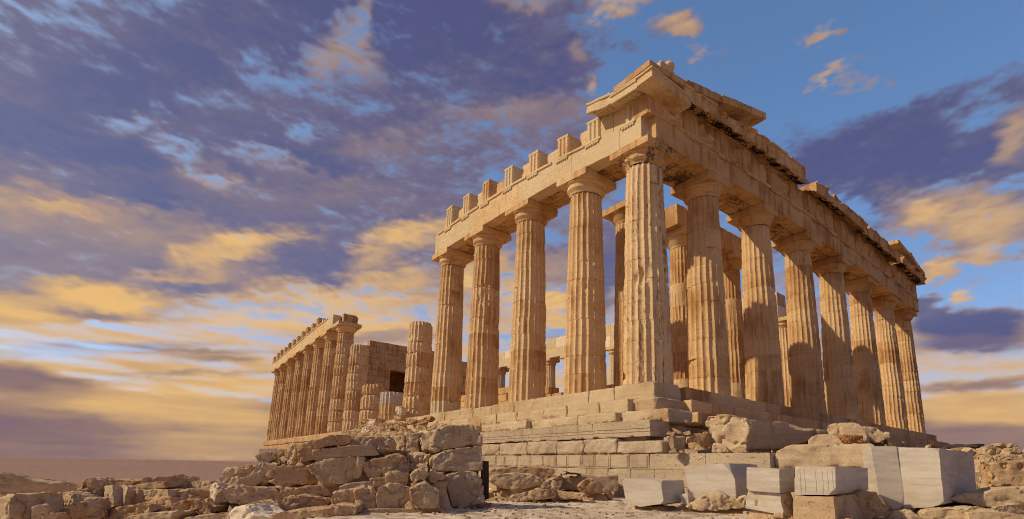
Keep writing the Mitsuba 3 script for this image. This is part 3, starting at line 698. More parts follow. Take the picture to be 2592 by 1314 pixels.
# --- north flank, restored in whiter stone, seen between the columns
for i in range(17):
    t = 4.2 * i
    r = lambda z: .95 * (1 - .222 * np.clip(z / 9.55, 0, 1) ** 1.25)
    if i < 2: continue
    k = key_for(TEMPLE + '__column')
    part(k, 'shaft', LN.world(drum(r, 0, 9.55, 2000 + i, 4, 1.2, .6, t, 0)), ('gold_a', 'pale')[i % 2])
    part(k, 'capital', LN.world(capital(LN, t, 9.55, 1.0, .74, 2100 + i)), 'gold_a', 30)
for i in range(16):
    a, b = 4.2 * i + (6 if i == 1 else 0), 4.2 * (i + 1)
    if i < 1 or b - a < .5: continue
    part(ARCH, 'north_block', LN.world(worn_box((a + .01, -.9, 10.43), (b - .01, .9, 11.78), .6, .015, .08, 2200 + i)), ('pale', 'rw', 'rw')[i % 3])
    for j in range(2):
        c, e = a + (b - a) * j / 2, a + (b - a) * (j + 1) / 2
        part(FRZ, 'north_block', LN.world(worn_box((c + .01, -.85, 11.79), (e - .01, .85, 13.1 - (.5 if (i * 3 + j) % 5 == 0 else .04)), .5, .02, .12, 2300 + 2 * i + j)), ('rw', 'pale', 'rc')[(i + j) % 3])
# west end
for i in range(8):
    part(key_for(TEMPLE + '__column'), 'shaft', (drum(lambda z: .9 * (1 - .02 * z), 0, 9.4, 2400 + i, 4, 1.4, .6, -66.5, 4.2 * i + 1.5)), 'gold_b')
part(ARCH, 'west_block', worn_box((-67.4, 0, 9.42), (-65.6, 32, 12.4), .8, .02, .1, 2450), 'gold_b')
# bits of architrave on the last capital of the far south colonnade, and its row of triglyph blocks
for i, (a, b, d0, d1, h) in enumerate(((36.7, 37.25, -.75, .55, 1.0), (37.2, 38.1, -.5, .3, .75), (37.1, 37.9, -1.0, -.5, 1.0))):
    part(ARCH, 'block', LS.world(worn_box((a, d0, 10.43), (b, d1, 10.43 + h), .15, .05, .2, 2460 + i, .04)), 'gold_b', 50)
for i in range(11):
    x = 44.2 + i * 2.12
    triglyph(LS, x + .42, .84, .0, .93, 11.80, 13.0 - .12 * (i % 3 == 1), ('gold_b', 'gold_a')[i % 2], 2500 + i)
for i in range(6): strip(LS, 40.5 + i * 4.1, 44.4 + i * 4.1, .95, 'gold_c', 2520 + i)
part(FRZ, 'backing_stone', LS.world(worn_box((42.6, .2, 11.8), (43.0, .9, 12.4), .2, .04, .1, 2540, .02)), 'gold_a')

# ------------------------------------------------------------------ loose stones
# name, material, centre of the front face, azimuth it faces, thickness, outline (right, up), roughness, rounding, label
ROCKS = [
 ('stone_beam', 'rc', [-3.67, -16.7, -3.76], 352, 0.8, [(-0.62, 0.32), (-0.48, 0.3), (-0.02, 0.17), (0.31, 0.13), (0.59, 0.05), (0.46, -0.1), (0.48, -0.32), (0.2, -0.28), (-0.27, -0.15), (-0.56, -0.13)], 0.05, 2, 'long dark brown fallen stone beam at the far left edge below the sky'),
 ('stone_block', 'rc', [-1.09, -16.85, -4.0], 300, 0.8, [(-0.35, 0.23), (0.1, 0.25), (0.17, 0.03), (0.24, -0.24), (-0.17, -0.26)], 0.04, 2, 'pale lit block cut by the left edge, its right side in deep shade'),
 ('rubble_stone', 'rc', [-1.8, -16.6, -3.99], 350, 0.35, [(-0.16, 0.12), (0.1, 0.12), (0.12, -0.05), (0.04, -0.12), (-0.11, -0.07)], 0.06, 2, 'small dark angular stone behind the pale block at the far left'),
 ('rubble_stone', 'rb', [-1.79, -16.44, -3.95], 345, 0.35, [(-0.08, 0.09), (0.07, 0.07), (0.08, -0.0), (0.01, -0.09), (-0.07, -0.06)], 0.06, 2, 'small squared stone second from left in the shaded rubble at the far left'),
 ('rubble_stone', 'rc', [-1.65, -16.26, -3.99], 345, 0.35, [(-0.09, 0.07), (0.07, 0.06), (0.08, -0.07), (-0.06, -0.06)], 0.06, 2, 'small brown stone under the right end of the long dark beam'),
 ('rubble_stone', 'rc', [-1.2, -16.16, -4.07], 345, 0.3, [(-0.07, 0.05), (0.06, 0.04), (0.07, -0.06), (-0.05, -0.04)], 0.06, 2, 'little brown stone in the middle of the shaded rubble at left'),
 ('rubble_stone', 'rc', [-0.82, -16.34, -4.1], 345, 0.4, [(-0.14, 0.11), (0.02, 0.16), (0.14, 0.04), (0.09, -0.15), (-0.1, -0.15)], 0.06, 2, 'brown rounded stone low in the shaded rubble heap at left'),
 ('rubble_stone', 'ra', [-0.56, -16.17, -4.16], 340, 0.4, [(-0.14, 0.09), (0.08, 0.07), (0.16, -0.08), (-0.09, -0.08)], 0.06, 2, 'flat tan stone at the bottom edge under the shaded rubble at left'),
 ('rubble_stone', 'rb', [-1.1, -16.02, -4.16], 345, 0.4, [(-0.1, 0.09), (0.05, 0.19), (0.15, -0.14), (-0.09, -0.13)], 0.06, 2, 'dark upright stone in the gap left of the large brown boulder'),
 ('rubble_stone', 'rb', [-1.86, -16.07, -3.87], 285, 0.3, [(-0.38, 0.07), (-0.2, 0.12), (0.27, 0.1), (0.47, -0.12), (-0.19, -0.16)], 0.05, 2, 'small upright sunlit stone left of the tall rough boulder at left'),
 ('boulder', 'ra', [-1.96, -15.74, -3.77], 322, 0.8, [(-0.24, 0.17), (-0.13, 0.22), (-0.02, 0.24), (0.2, 0.14), (0.22, -0.14), (0.19, -0.38), (-0.02, -0.18), (-0.21, -0.07)], 0.07, 2, 'tall rough tan boulder with a bulging front near the left group'),
 ('rubble_stone', 'rb', [-2.28, -15.97, -3.73], 315, 0.3, [(-0.08, -0.09), (-0.1, 0.01), (0.01, 0.09), (0.08, 0.07), (0.09, -0.08)], 0.06, 2, 'thin layered stone leaning on the tall rough boulder'),
 ('rubble_stone', 'rb', [-1.56, -15.88, -3.83], 320, 0.25, [(-0.16, 0.03), (-0.04, 0.05), (0.12, 0.01), (0.11, -0.05), (-0.02, -0.04)], 0.05, 2, 'small flat stone wedged at the foot of the tall rough boulder'),
 ('rubble_stone', 'rc', [-1.18, -15.72, -3.88], 310, 0.25, [(-0.15, 0.01), (-0.05, 0.04), (0.13, 0.04), (0.16, -0.04), (-0.09, -0.05)], 0.06, 2, 'pale lump of stone on top of the dark rounded boulder at left'),
 ('boulder', 'rb', [-0.26, -15.68, -4.01], 345, 0.7, [(-0.21, -0.09), (-0.09, 0.16), (-0.02, 0.19), (0.09, 0.17), (0.18, 0.03), (0.22, -0.23), (-0.18, -0.22)], 0.06, 2, 'dark rounded brown boulder at the bottom edge left of the lit slabs'),
 ('stone_slab', 'ra', [-1.98, -15.32, -3.59], 320, 0.6, [(-0.32, 0.04), (0.1, 0.07), (0.34, 0.05), (0.16, -0.07), (-0.27, -0.09)], 0.05, 2, 'thin brown slab on top of the two upright lit slabs at left'),
 ('stone_block', 'rc', [-1.61, -15.44, -3.86], 292, 0.28, [(-0.26, 0.19), (0.08, 0.22), (0.28, -0.16), (-0.11, -0.24)], 0.03, 2, 'narrow cream upright slab, leftmost of the lit uprights at left'),
 ('stone_block', 'rc', [-1.51, -15.26, -3.81], 292, 0.4, [(-0.38, 0.15), (0.05, 0.18), (0.23, 0.11), (0.2, -0.2), (-0.11, -0.23)], 0.03, 2, 'cream upright slab, middle one of the three lit uprights at left'),
 ('stone_block', 'ra', [-1.41, -15.05, -3.82], 292, 0.35, [(-0.27, 0.12), (0.03, 0.14), (0.18, 0.1), (0.24, -0.16), (-0.19, -0.2)], 0.03, 2, 'cream upright block, rightmost of the three lit uprights at left'),
 ('stone_slab', 'rb', [-1.35, -14.86, -3.65], 305, 0.7, [(-0.51, -0.03), (-0.16, 0.04), (0.46, 0.12), (0.5, 0.01), (0.16, -0.06), (-0.48, -0.08)], 0.05, 2, 'pale flat capping slab right of the three lit uprights'),
 ('stone_block', 'rb', [-1.34, -14.56, -3.56], 335, 0.7, [(-0.42, -0.04), (-0.4, 0.07), (-0.07, 0.11), (0.15, 0.13), (0.37, 0.06), (0.39, -0.14), (0.03, -0.17), (-0.04, -0.02)], 0.06, 2, 'long brown capping stone at the top of the left rubble wall'),
 ('stone_block', 'rc', [-0.72, -14.71, -3.76], 300, 0.5, [(-0.4, 0.05), (-0.04, 0.07), (0.35, 0.08), (0.37, -0.06), (-0.3, -0.14)], 0.04, 2, 'cream squared block, upper of two stacked beside a dark vertical gap'),
 ('stone_block', 'ra', [-0.51, -14.71, -3.98], 300, 0.5, [(-0.35, 0.05), (-0.13, 0.1), (0.4, 0.16), (0.51, -0.08), (-0.11, -0.15), (-0.34, -0.07)], 0.04, 2, 'cream squared block, lower of two stacked beside a dark vertical gap'),
 ('boulder', 'rb', [-0.25, -15.17, -4.08], 310, 0.7, [(-0.45, -0.2), (-0.48, 0.01), (-0.38, 0.07), (0.09, 0.13), (0.5, 0.14), (0.56, 0.03), (0.15, -0.18)], 0.06, 2, 'broad rough pale boulder under the three lit uprights'),
 ('stone_slab', 'rc', [0.6, -14.77, -4.1], 315, 0.6, [(-0.62, -0.12), (-0.37, 0.03), (0.07, 0.07), (0.35, 0.09), (0.36, 0.03), (0.2, -0.1)], 0.05, 2, 'low pale slab at the bottom edge below the stacked cream blocks'),
 ('stone_block', 'rb', [-0.31, -14.19, -3.82], 330, 0.6, [(-0.32, 0.11), (-0.1, 0.14), (0.34, 0.17), (0.38, -0.09), (-0.08, -0.11), (-0.22, -0.21)], 0.05, 2, 'brown squared block right of the dark vertical gap in the left rubble'),
 ('boulder', 'ra', [0.41, -14.22, -4.02], 325, 0.7, [(-0.3, -0.14), (-0.18, 0.13), (-0.02, 0.18), (0.13, 0.2), (0.37, 0.04), (0.37, -0.06), (-0.1, -0.11), (-0.28, -0.24)], 0.07, 2, 'rounded tan boulder below the brown squared block at left'),
 ('rubble_stone', 'rc', [-1.75, -14.09, -3.57], 335, 0.4, [(-0.08, 0.03), (-0.04, 0.1), (0.05, 0.11), (0.11, -0.11), (-0.04, -0.13)], 0.06, 2, 'small dark stone standing on the left rubble wall beside a pale stone'),
 ('rubble_stone', 'rc', [-1.04, -14.02, -3.61], 305, 0.45, [(-0.3, 0.0), (-0.13, 0.08), (0.32, 0.08), (0.39, -0.07), (-0.29, -0.1)], 0.06, 2, 'knobbly pale stone on top of the left rubble wall'),
 ('stone_slab', 'rw', [0.01, -13.8, -3.82], 296, 0.3, [(-0.18, 0.25), (0.01, 0.28), (0.13, 0.15), (0.09, -0.09), (0.02, -0.29), (-0.08, -0.29)], 0.03, 2, 'narrow whitish upright slab left of the big shaded rubble wall'),
 ('stone_slab', 'rc', [1.33, -14.04, -4.1], 325, 0.8, [(-0.51, -0.08), (-0.29, 0.02), (0.01, 0.05), (0.38, 0.07), (0.42, -0.07)], 0.04, 2, 'low brown slab along the bottom edge left of the white rock'),
 ('stone_block', 'rc', [-0.25, -13.59, -3.39], 318, 0.5, [(-0.18, -0.17), (-0.16, -0.05), (-0.13, 0.1), (-0.07, 0.15), (0.03, 0.16), (0.24, 0.16), (0.25, -0.13), (0.02, -0.22)], 0.05, 2, 'tan block with a bright left corner at the left end of the big rubble wall'),
 ('rubble_stone', 'rb', [-0.56, -13.2, -3.29], 315, 0.5, [(-0.23, 0.0), (-0.11, 0.08), (0.23, 0.13), (0.21, -0.07), (-0.1, -0.15)], 0.07, 2, 'tan rough stone on the upper left end of the big rubble wall'),
 ('boulder', 'rc', [0.04, -13.08, -3.38], 338, 0.7, [(-0.37, -0.15), (-0.2, -0.05), (-0.07, 0.08), (0.0, 0.26), (0.35, 0.25), (0.28, 0.11), (0.22, -0.05), (0.17, -0.2), (-0.36, -0.24)], 0.05, 2, 'dark brown wedge shaped block under the pinkish cut block'),
 ('cut_block', 'rw', [-0.56, -12.8, -2.95], 332, 0.5, [(-0.2, 0.14), (0.17, 0.16), (0.21, -0.16), (-0.17, -0.13)], 0.01, 0, 'smooth pinkish white cut block against the sunset sky at the left end'),
 ('rubble_stone', 'rc', [-0.24, -12.89, -2.99], 332, 0.35, [(-0.19, 0.03), (-0.04, 0.07), (0.06, 0.11), (0.12, 0.06), (0.17, -0.04), (0.05, -0.12), (-0.17, -0.11)], 0.08, 2, 'dark jagged chunk in front of the pinkish cut block'),
 ('rubble_stone', 'rb', [-0.14, -12.61, -2.93], 295, 0.4, [(-0.2, 0.12), (-0.03, 0.09), (0.14, 0.16), (0.21, -0.18), (-0.13, -0.2)], 0.07, 2, 'cream broken stone right of the pinkish cut block'),
 ('rubble_stone', 'rc', [0.11, -12.48, -2.91], 298, 0.4, [(-0.14, 0.1), (0.06, 0.2), (0.11, 0.1), (0.06, -0.2), (-0.1, -0.2)], 0.07, 2, 'cream broken stone touching the left end of the top beam'),
 ('stone_beam', 'rb', [0.63, -12.35, -2.82], 338, 0.7, [(-0.19, 0.11), (-0.03, 0.14), (0.14, 0.19), (0.22, -0.2), (-0.14, -0.25)], 0.03, 2, 'dark squared stone at the left end of the topmost beams'),
 ('stone_beam', 'ra', [0.98, -11.89, -2.65], 338, 0.7, [(-0.38, 0.02), (0.03, 0.15), (0.25, 0.16), (0.31, 0.12), (0.32, -0.02), (0.2, -0.07), (-0.09, -0.09), (-0.29, -0.15), (-0.33, -0.1)], 0.03, 2, 'brown topmost beam with a rounded right end below the far colonnade'),
 ('stone_beam', 'rb', [1.44, -11.68, -2.84], 338, 0.7, [(-0.66, 0.01), (0.28, 0.13), (0.43, 0.11), (0.59, -0.06), (-0.6, -0.19)], 0.025, 2, 'long smooth brown beam lying under the topmost beam'),
 ('boulder', 'rb', [1.3, -11.09, -2.66], 330, 0.7, [(-0.51, -0.07), (-0.41, 0.09), (-0.28, 0.14), (-0.12, 0.17), (0.21, 0.17), (0.35, 0.12), (0.42, 0.01), (0.42, -0.11), (0.25, -0.2), (-0.09, -0.24), (-0.22, -0.07)], 0.05, 4, 'rounded brown boulder with a lit left edge right of the long beam'),
 ('boulder', 'ra', [0.88, -12.54, -3.36], 336, 0.8, [(-0.55, -0.01), (-0.44, 0.12), (-0.28, 0.19), (-0.09, 0.22), (0.17, 0.22), (0.32, 0.11), (0.52, -0.13), (0.59, -0.19), (0.36, -0.16), (-0.17, -0.23), (-0.4, -0.15)], 0.05, 4, 'long rounded orange brown boulder in the middle row of the rubble wall, left one'),
 ('boulder', 'rc', [1.4, -11.86, -3.26], 338, 0.8, [(-0.53, 0.11), (-0.29, 0.18), (-0.05, 0.22), (0.49, 0.28), (0.47, 0.03), (0.43, -0.14), (0.1, -0.24), (-0.23, -0.3), (-0.35, -0.13)], 0.06, 2, 'large brown boulder with slanting cracks in the middle row of the rubble wall'),
 ('boulder', 'rb', [1.82, -10.98, -3.1], 332, 0.8, [(-0.48, 0.03), (-0.37, 0.13), (-0.1, 0.17), (0.2, 0.18), (0.32, 0.13), (0.37, 0.03), (0.41, -0.14), (0.02, -0.24), (-0.36, -0.29)], 0.06, 3, 'layered tan boulder at the right end of the middle row'),
 ('stone_block', 'rc', [1.77, -10.25, -3.07], 312, 0.5, [(-0.26, 0.21), (0.21, 0.21), (0.23, -0.2), (-0.19, -0.21)], 0.07, 2, 'rough squared tan stone just left of the stacked grey boulders'),
 ('rubble_stone', 'ra', [1.34, -10.51, -2.87], 300, 0.5, [(-0.32, -0.0), (-0.18, 0.08), (0.12, 0.07), (0.22, 0.0), (0.21, -0.11), (-0.05, -0.03)], 0.06, 2, 'pale flat stone bridging the rounded boulder and the stack'),
 ('boulder', 'rb', [0.74, -13.24, -3.77], 340, 0.8, [(-0.6, 0.14), (-0.23, 0.19), (0.1, 0.16), (0.34, 0.13), (0.53, 0.03), (0.48, -0.1), (0.44, -0.16), (-0.06, -0.15), (-0.35, -0.14), (-0.58, -0.1)], 0.07, 3, 'long shaded boulder in the lower row at the left end of the rubble wall'),
 ('boulder', 'ra', [1.31, -12.41, -3.67], 338, 0.6, [(-0.45, 0.04), (-0.19, 0.06), (0.03, 0.1), (0.23, 0.08), (0.4, 0.01), (0.4, -0.08), (-0.01, -0.09), (-0.4, -0.12)], 0.07, 3, 'flat shaded boulder under the orange brown boulder'),
 ('boulder', 'ra', [1.63, -12.45, -3.85], 338, 0.6, [(-0.42, 0.05), (-0.29, 0.11), (-0.05, 0.12), (0.36, 0.06), (0.43, 0.01), (0.29, -0.07), (0.12, -0.13), (-0.4, -0.15)], 0.07, 3, 'shaded rounded boulder behind the bright topped front slab'),
 ('boulder', 'rb', [2.19, -11.96, -3.72], 336, 0.6, [(-0.22, 0.07), (-0.04, 0.13), (0.22, 0.17), (0.22, -0.2), (-0.18, -0.17)], 0.05, 3, 'shaded blocky stone in the lower row left of the pale shouldered stone'),
 ('boulder', 'rb', [2.58, -11.65, -3.72], 333, 0.6, [(-0.26, 0.15), (-0.12, 0.2), (0.06, 0.19), (0.17, 0.05), (0.19, -0.14), (0.18, -0.25), (-0.21, -0.2)], 0.05, 3, 'shouldered pale brown stone standing in the middle of the lower row'),
 ('rubble_stone', 'rb', [1.94, -11.67, -3.54], 335, 0.4, [(-0.28, -0.01), (-0.08, 0.06), (0.25, 0.09), (0.31, -0.01), (0.04, -0.06), (-0.24, -0.07)], 0.05, 2, 'flat thin stone over the gap between the middle and lower rows'),
 ('boulder', 'rb', [2.16, -11.26, -3.5], 338, 0.6, [(-0.2, 0.1), (0.15, 0.14), (0.16, -0.14), (-0.11, -0.1)], 0.05, 2, 'dark recessed stone below the layered tan boulder'),
 ('boulder', 'rc', [2.59, -11.09, -3.38], 336, 0.5, [(-0.2, 0.08), (-0.02, 0.15), (0.19, 0.1), (0.19, -0.08), (0.02, -0.13), (-0.18, -0.12)], 0.06, 4, 'rounded shaded stone below the right end of the middle row'),
 ('stone_slab', 'rb', [2.95, -10.83, -3.28], 330, 0.4, [(-0.19, -0.04), (-0.05, 0.08), (0.17, 0.16), (0.17, -0.06), (-0.11, -0.14)], 0.05, 2, 'tilted tan slab leaning at the foot of the stack of grey boulders'),
 ('boulder', 'rb', [2.81, -11.22, -3.67], 338, 0.7, [(-0.32, 0.02), (-0.13, 0.22), (0.07, 0.2), (0.3, 0.12), (0.35, -0.24), (-0.26, -0.31)], 0.05, 3, 'big dark boulder in the lower row left of the massive squared one'),
 ('boulder', 'rc', [3.27, -10.83, -3.65], 337, 0.8, [(-0.25, 0.09), (-0.1, 0.18), (-0.0, 0.24), (0.25, 0.05), (0.29, -0.28), (-0.19, -0.28)], 0.04, 3, 'massive squared dark boulder at the right foot of the rubble wall'),
 ('rubble_stone', 'rc', [2.94, -10.51, -3.33], 325, 0.25, [(-0.09, 0.1), (0.07, 0.11), (0.09, -0.1), (-0.06, -0.11)], 0.05, 2, 'small cubic tan stone perched beside the tilted slab'),
 ('rubble_stone', 'rb', [3.03, -10.41, -3.32], 320, 0.25, [(-0.11, 0.07), (0.03, 0.08), (0.11, -0.02), (0.05, -0.07), (-0.08, -0.06)], 0.05, 2, 'small wedge stone beside the cubic tan stone'),
 ('stone_slab', 'ra', [2.95, -11.29, -3.97], 338, 0.6, [(-0.66, 0.01), (-0.25, 0.05), (0.85, 0.04), (0.83, -0.02), (-0.08, -0.04), (-0.63, -0.04)], 0.03, 2, 'low dark ledge stone along the foot of the rubble wall'),
 ('boulder', 'rw', [2.2, -13.64, -3.98], 300, 0.6, [(-0.36, -0.04), (-0.28, 0.04), (-0.14, 0.12), (0.07, 0.17), (0.24, 0.05), (0.54, -0.03), (0.22, -0.13), (-0.33, -0.16)], 0.05, 4, 'smooth white rock with a sharp left edge at the bottom of the rubble wall'),
 ('boulder', 'ra', [1.89, -13.24, -3.91], 335, 0.5, [(-0.26, 0.06), (-0.1, 0.12), (0.05, 0.11), (0.2, 0.04), (0.21, -0.09), (0.08, -0.16), (-0.18, -0.07)], 0.06, 2, 'brown faceted boulder right of the smooth white rock'),
 ('stone_slab', 'ra', [2.89, -12.65, -3.96], 328, 1.0, [(-0.73, -0.16), (-0.72, -0.06), (-0.62, 0.01), (-0.37, 0.05), (-0.11, 0.08), (0.28, 0.13), (0.63, 0.12), (0.64, 0.01), (0.52, -0.01), (0.53, -0.16)], 0.05, 2, 'front slab with a bright broken upper edge at the bottom of the photo'),
 ('rubble_stone', 'rb', [1.76, -12.91, -3.95], 335, 0.4, [(-0.11, 0.03), (0.03, 0.08), (0.16, -0.03), (-0.08, -0.08)], 0.06, 2, 'dark stone between the faceted boulder and the front slab'),
 ('rubble_stone', 'rb', [1.35, -13.85, -4.11], 330, 0.4, [(-0.15, 0.06), (0.01, 0.08), (0.15, 0.04), (0.13, -0.09), (-0.14, -0.09)], 0.05, 2, 'dark flat stone in the shaded gap left of the smooth white rock'),
 ('rubble_stone', 'rb', [0.02, -9.96, -2.54], 300, 0.5, [(-0.21, 0.17), (-0.09, 0.15), (0.16, 0.18), (0.19, -0.1), (0.07, -0.22), (-0.12, -0.17)], 0.07, 2, 'cream split stone beside the upper right boulders of the wall'),
 ('boulder', 'rc', [1.21, -10.27, -2.56], 318, 0.6, [(-0.07, 0.21), (0.04, 0.23), (0.09, -0.22), (-0.05, -0.22)], 0.04, 2, 'narrow tan block standing left of the upper right boulders'),
 ('boulder', 'rg', [2.44, -9.74, -2.52], 331, 0.9, [(-0.54, -0.22), (-0.45, 0.02), (-0.36, 0.2), (-0.19, 0.26), (0.33, 0.26), (0.4, 0.17), (0.51, 0.09), (0.54, -0.12), (0.31, -0.16), (-0.01, -0.19), (-0.51, -0.3)], 0.05, 3, 'grey brown rounded boulder on top of the three stone stack'),
 ('boulder', 'rc', [1.83, -10.14, -2.57], 318, 0.7, [(-0.19, -0.03), (-0.15, 0.09), (-0.08, 0.17), (0.25, 0.22), (0.18, -0.01), (0.1, -0.21), (-0.1, -0.23)], 0.05, 4, 'tan boulder leaning left of the top of the stack'),
 ('boulder', 'rb', [1.59, -10.27, -2.6], 320, 0.7, [(-0.17, 0.2), (0.1, 0.23), (0.06, 0.06), (0.04, -0.02), (0.08, -0.22), (-0.12, -0.24)], 0.05, 2, 'pale brown block left of the leaning tan boulder'),
 ('stone_block', 'rg', [2.51, -9.84, -3.0], 331, 0.9, [(-0.44, 0.01), (-0.42, 0.12), (-0.21, 0.2), (0.28, 0.27), (0.56, 0.31), (0.6, -0.17), (0.22, -0.22), (-0.13, -0.27), (-0.42, -0.23)], 0.04, 2, 'grey brown squared block in the middle of the three stone stack'),
 ('stone_block', 'rg', [2.79, -9.68, -3.54], 333, 0.9, [(-0.41, 0.02), (-0.36, 0.27), (0.1, 0.31), (0.24, 0.27), (0.36, 0.12), (0.4, -0.28), (0.09, -0.33), (-0.42, -0.37)], 0.05, 3, 'rough grey block at the bottom of the three stone stack'),
 ('rubble_stone', 'rb', [2.71, -10.31, -3.35], 322, 0.3, [(-0.17, 0.08), (0.11, 0.1), (0.13, -0.09), (-0.06, -0.1)], 0.05, 2, 'small tan stone wedged left of the bottom of the stack'),
 ('boulder', 'ra', [3.01, -10.36, -3.6], 338, 0.6, [(-0.15, 0.14), (-0.04, 0.18), (0.13, 0.18), (0.1, -0.24), (-0.01, -0.25), (-0.03, -0.0)], 0.05, 2, 'brown stone squeezed against the bottom block of the stack'),
 ('stone_slab', 'ra', [0.28, -6.25, -3.27], 318, 1.0, [(-0.98, -0.1), (-0.95, 0.05), (-0.49, 0.14), (0.32, 0.19), (0.73, 0.17), (0.87, 0.08), (0.86, -0.03), (0.57, -0.23), (-0.94, -0.26)], 0.03, 3, 'long low tan slab lying behind the mushroom shaped stone'),
 ('fallen_capital', 'rc', [1.46, -7.33, -3.46], 318, 0.9, [(-0.69, -0.03), (-0.6, 0.07), (-0.48, 0.14), (-0.12, 0.18), (0.37, 0.16), (0.58, 0.08), (0.64, 0.01), (0.61, -0.08), (0.28, -0.16), (-0.13, -0.22), (-0.47, -0.15)], 0.03, 4, 'weathered mushroom shaped stone tilted on the ground beside the dark post'),
 ('rubble_stone', 'rc', [1.51, -7.04, -3.7], 325, 0.6, [(-0.42, 0.03), (0.01, 0.09), (0.33, 0.15), (0.37, -0.03), (0.06, -0.1), (-0.35, -0.14)], 0.06, 3, 'brown stone under the mushroom shaped stone'),
 ('rubble_stone', 'ra', [0.89, -7.43, -3.84], 330, 0.6, [(-0.3, 0.06), (-0.06, 0.16), (0.3, 0.11), (0.33, -0.15), (-0.27, -0.18)], 0.06, 3, 'dark shaded stone between the post and the mushroom shaped stone'),
 ('rubble_stone', 'rb', [1.88, -7.19, -3.82], 312, 0.5, [(-0.49, -0.02), (-0.23, 0.05), (0.2, 0.17), (0.62, 0.11), (0.59, -0.03), (-0.23, -0.14), (-0.47, -0.14)], 0.05, 3, 'low pale stone in front of the mushroom shaped stone'),
 ('rubble_stone', 'rb', [1.08, -5.85, -3.54], 312, 0.6, [(-0.3, -0.11), (-0.22, -0.0), (-0.09, 0.12), (0.28, 0.27), (0.35, 0.03), (0.21, -0.16), (-0.24, -0.15)], 0.06, 2, 'pointed tan stone left of the long flat block'),
 ('stone_block', 'rc', [1.34, -4.56, -3.56], 322, 1.0, [(-1.0, 0.0), (-0.94, 0.14), (-0.29, 0.21), (0.68, 0.25), (0.79, 0.22), (0.79, -0.18), (0.59, -0.24), (0.18, -0.23), (-0.8, -0.18)], 0.03, 2, 'long flat tan block lying left of the first white marble block'),
 ('boulder', 'ra', [2.26, -5.34, -3.61], 318, 0.6, [(-0.39, -0.03), (-0.3, 0.1), (-0.13, 0.2), (0.06, 0.21), (0.22, 0.08), (0.35, -0.07), (0.45, -0.17), (0.05, -0.18), (-0.3, -0.14)], 0.05, 3, 'rounded tan boulder in front of the long flat block'),
 ('rubble_stone', 'rb', [2.11, -6.44, -3.8], 300, 0.5, [(-0.6, 0.06), (-0.34, 0.12), (-0.11, 0.09), (0.64, 0.05), (0.71, -0.01), (0.29, -0.12), (-0.11, -0.12), (-0.52, -0.08)], 0.05, 3, 'low cream stone lying on the pale ground before the tan boulder'),
 ('post', 'wd', [2.71, -9.17, -3.42], 330, 0.15, [(-0.07, 0.42), (0.01, 0.44), (0.05, -0.42), (0.01, -0.43)], 0.003, 0, 'dark slim post standing right of the stone stack, left one'),
 ('post', 'wd', [2.68, -9.05, -3.41], 330, 0.2, [(-0.07, 0.42), (0.03, 0.42), (0.06, -0.4), (-0.03, -0.43)], 0.003, 0, 'dark broad post standing right of the stone stack, right one'),
 ('board', 'wd', [1.35, -5.27, -3.26], 318, 0.5, [(-0.29, 0.06), (-0.23, 0.06), (0.27, -0.05), (0.25, -0.07)], 0.003, 0, 'thin dark board lying on the flat block near the foundation wall'),
 ('board', 'wd', [1.43, -5.33, -3.28], 318, 0.5, [(-0.27, -0.04), (-0.14, 0.05), (0.27, 0.01), (0.26, -0.02), (-0.13, -0.01)], 0.003, 0, 'broad dark board lying below the thin board near the foundation wall'),
 ('marble_block', 'wm', [4.68, -6.24, -3.58], 278, 1.03, [(-0.48, 0.18), (-0.45, 0.25), (-0.4, 0.27), (0.52, 0.24), (0.55, -0.02), (0.58, -0.25), (-0.03, -0.36), (-0.38, -0.29)], 0.008, 1, 'low white marble block, leftmost of the cut blocks on the right'),
 ('marble_block', 'wm', [5.79, -5.08, -3.43], 280, 2.32, [(-0.68, 0.41), (0.33, 0.49), (0.48, 0.16), (0.49, -0.23), (0.47, -0.34), (-0.59, -0.46), (-0.61, -0.02)], 0.01, 1, 'large greyish white marble block with a slanted lower half behind the broken brown rock'),
 ('broken_rock', 'rl', [6.1, -5.42, -3.75], 308, 0.5, [(-0.63, -0.13), (-0.49, -0.02), (-0.27, 0.11), (0.07, 0.2), (0.17, 0.15), (0.34, 0.03), (0.55, 0.12), (0.56, -0.1), (0.05, -0.17), (-0.38, -0.18)], 0.05, 2, 'broken brown rock at the foot of the large greyish marble block'),
 ('marble_block', 'wm', [5.41, -5.63, -3.74], 282, 0.3, [(-0.1, 0.09), (0.08, 0.14), (0.09, -0.12), (-0.07, -0.11)], 0.02, 1, 'small cream stone squeezed between the first two white marble blocks'),
 ('marble_block', 'wm', [7.37, -5.93, -3.26], 277, 0.83, [(-0.29, 0.23), (0.3, 0.21), (0.29, -0.23), (-0.32, -0.21)], 0.008, 1, 'white marble block with a wavy vein, upper of two stacked'),
 ('marble_block', 'wm', [7.4, -5.86, -3.67], 277, 0.56, [(-0.38, 0.19), (0.23, 0.17), (0.24, 0.01), (0.29, -0.22), (-0.42, -0.14)], 0.008, 1, 'pale lilac white marble block, lower of two stacked'),
 ('carved_block', 'wm', [8.31, -5.81, -3.28], 276, 2.29, [(-0.37, 0.28), (0.29, 0.28), (0.26, -0.13), (0.2, -0.2), (-0.41, -0.23)], 0.006, 1, 'marble block carved with upright grooves, resting on a plain squared block'),
 ('marble_block', 'rb', [8.23, -5.87, -3.72], 276, 2.41, [(-0.33, 0.2), (0.33, 0.21), (0.32, -0.18), (-0.36, -0.23)], 0.015, 1, 'plain cream squared block under the grooved marble block'),
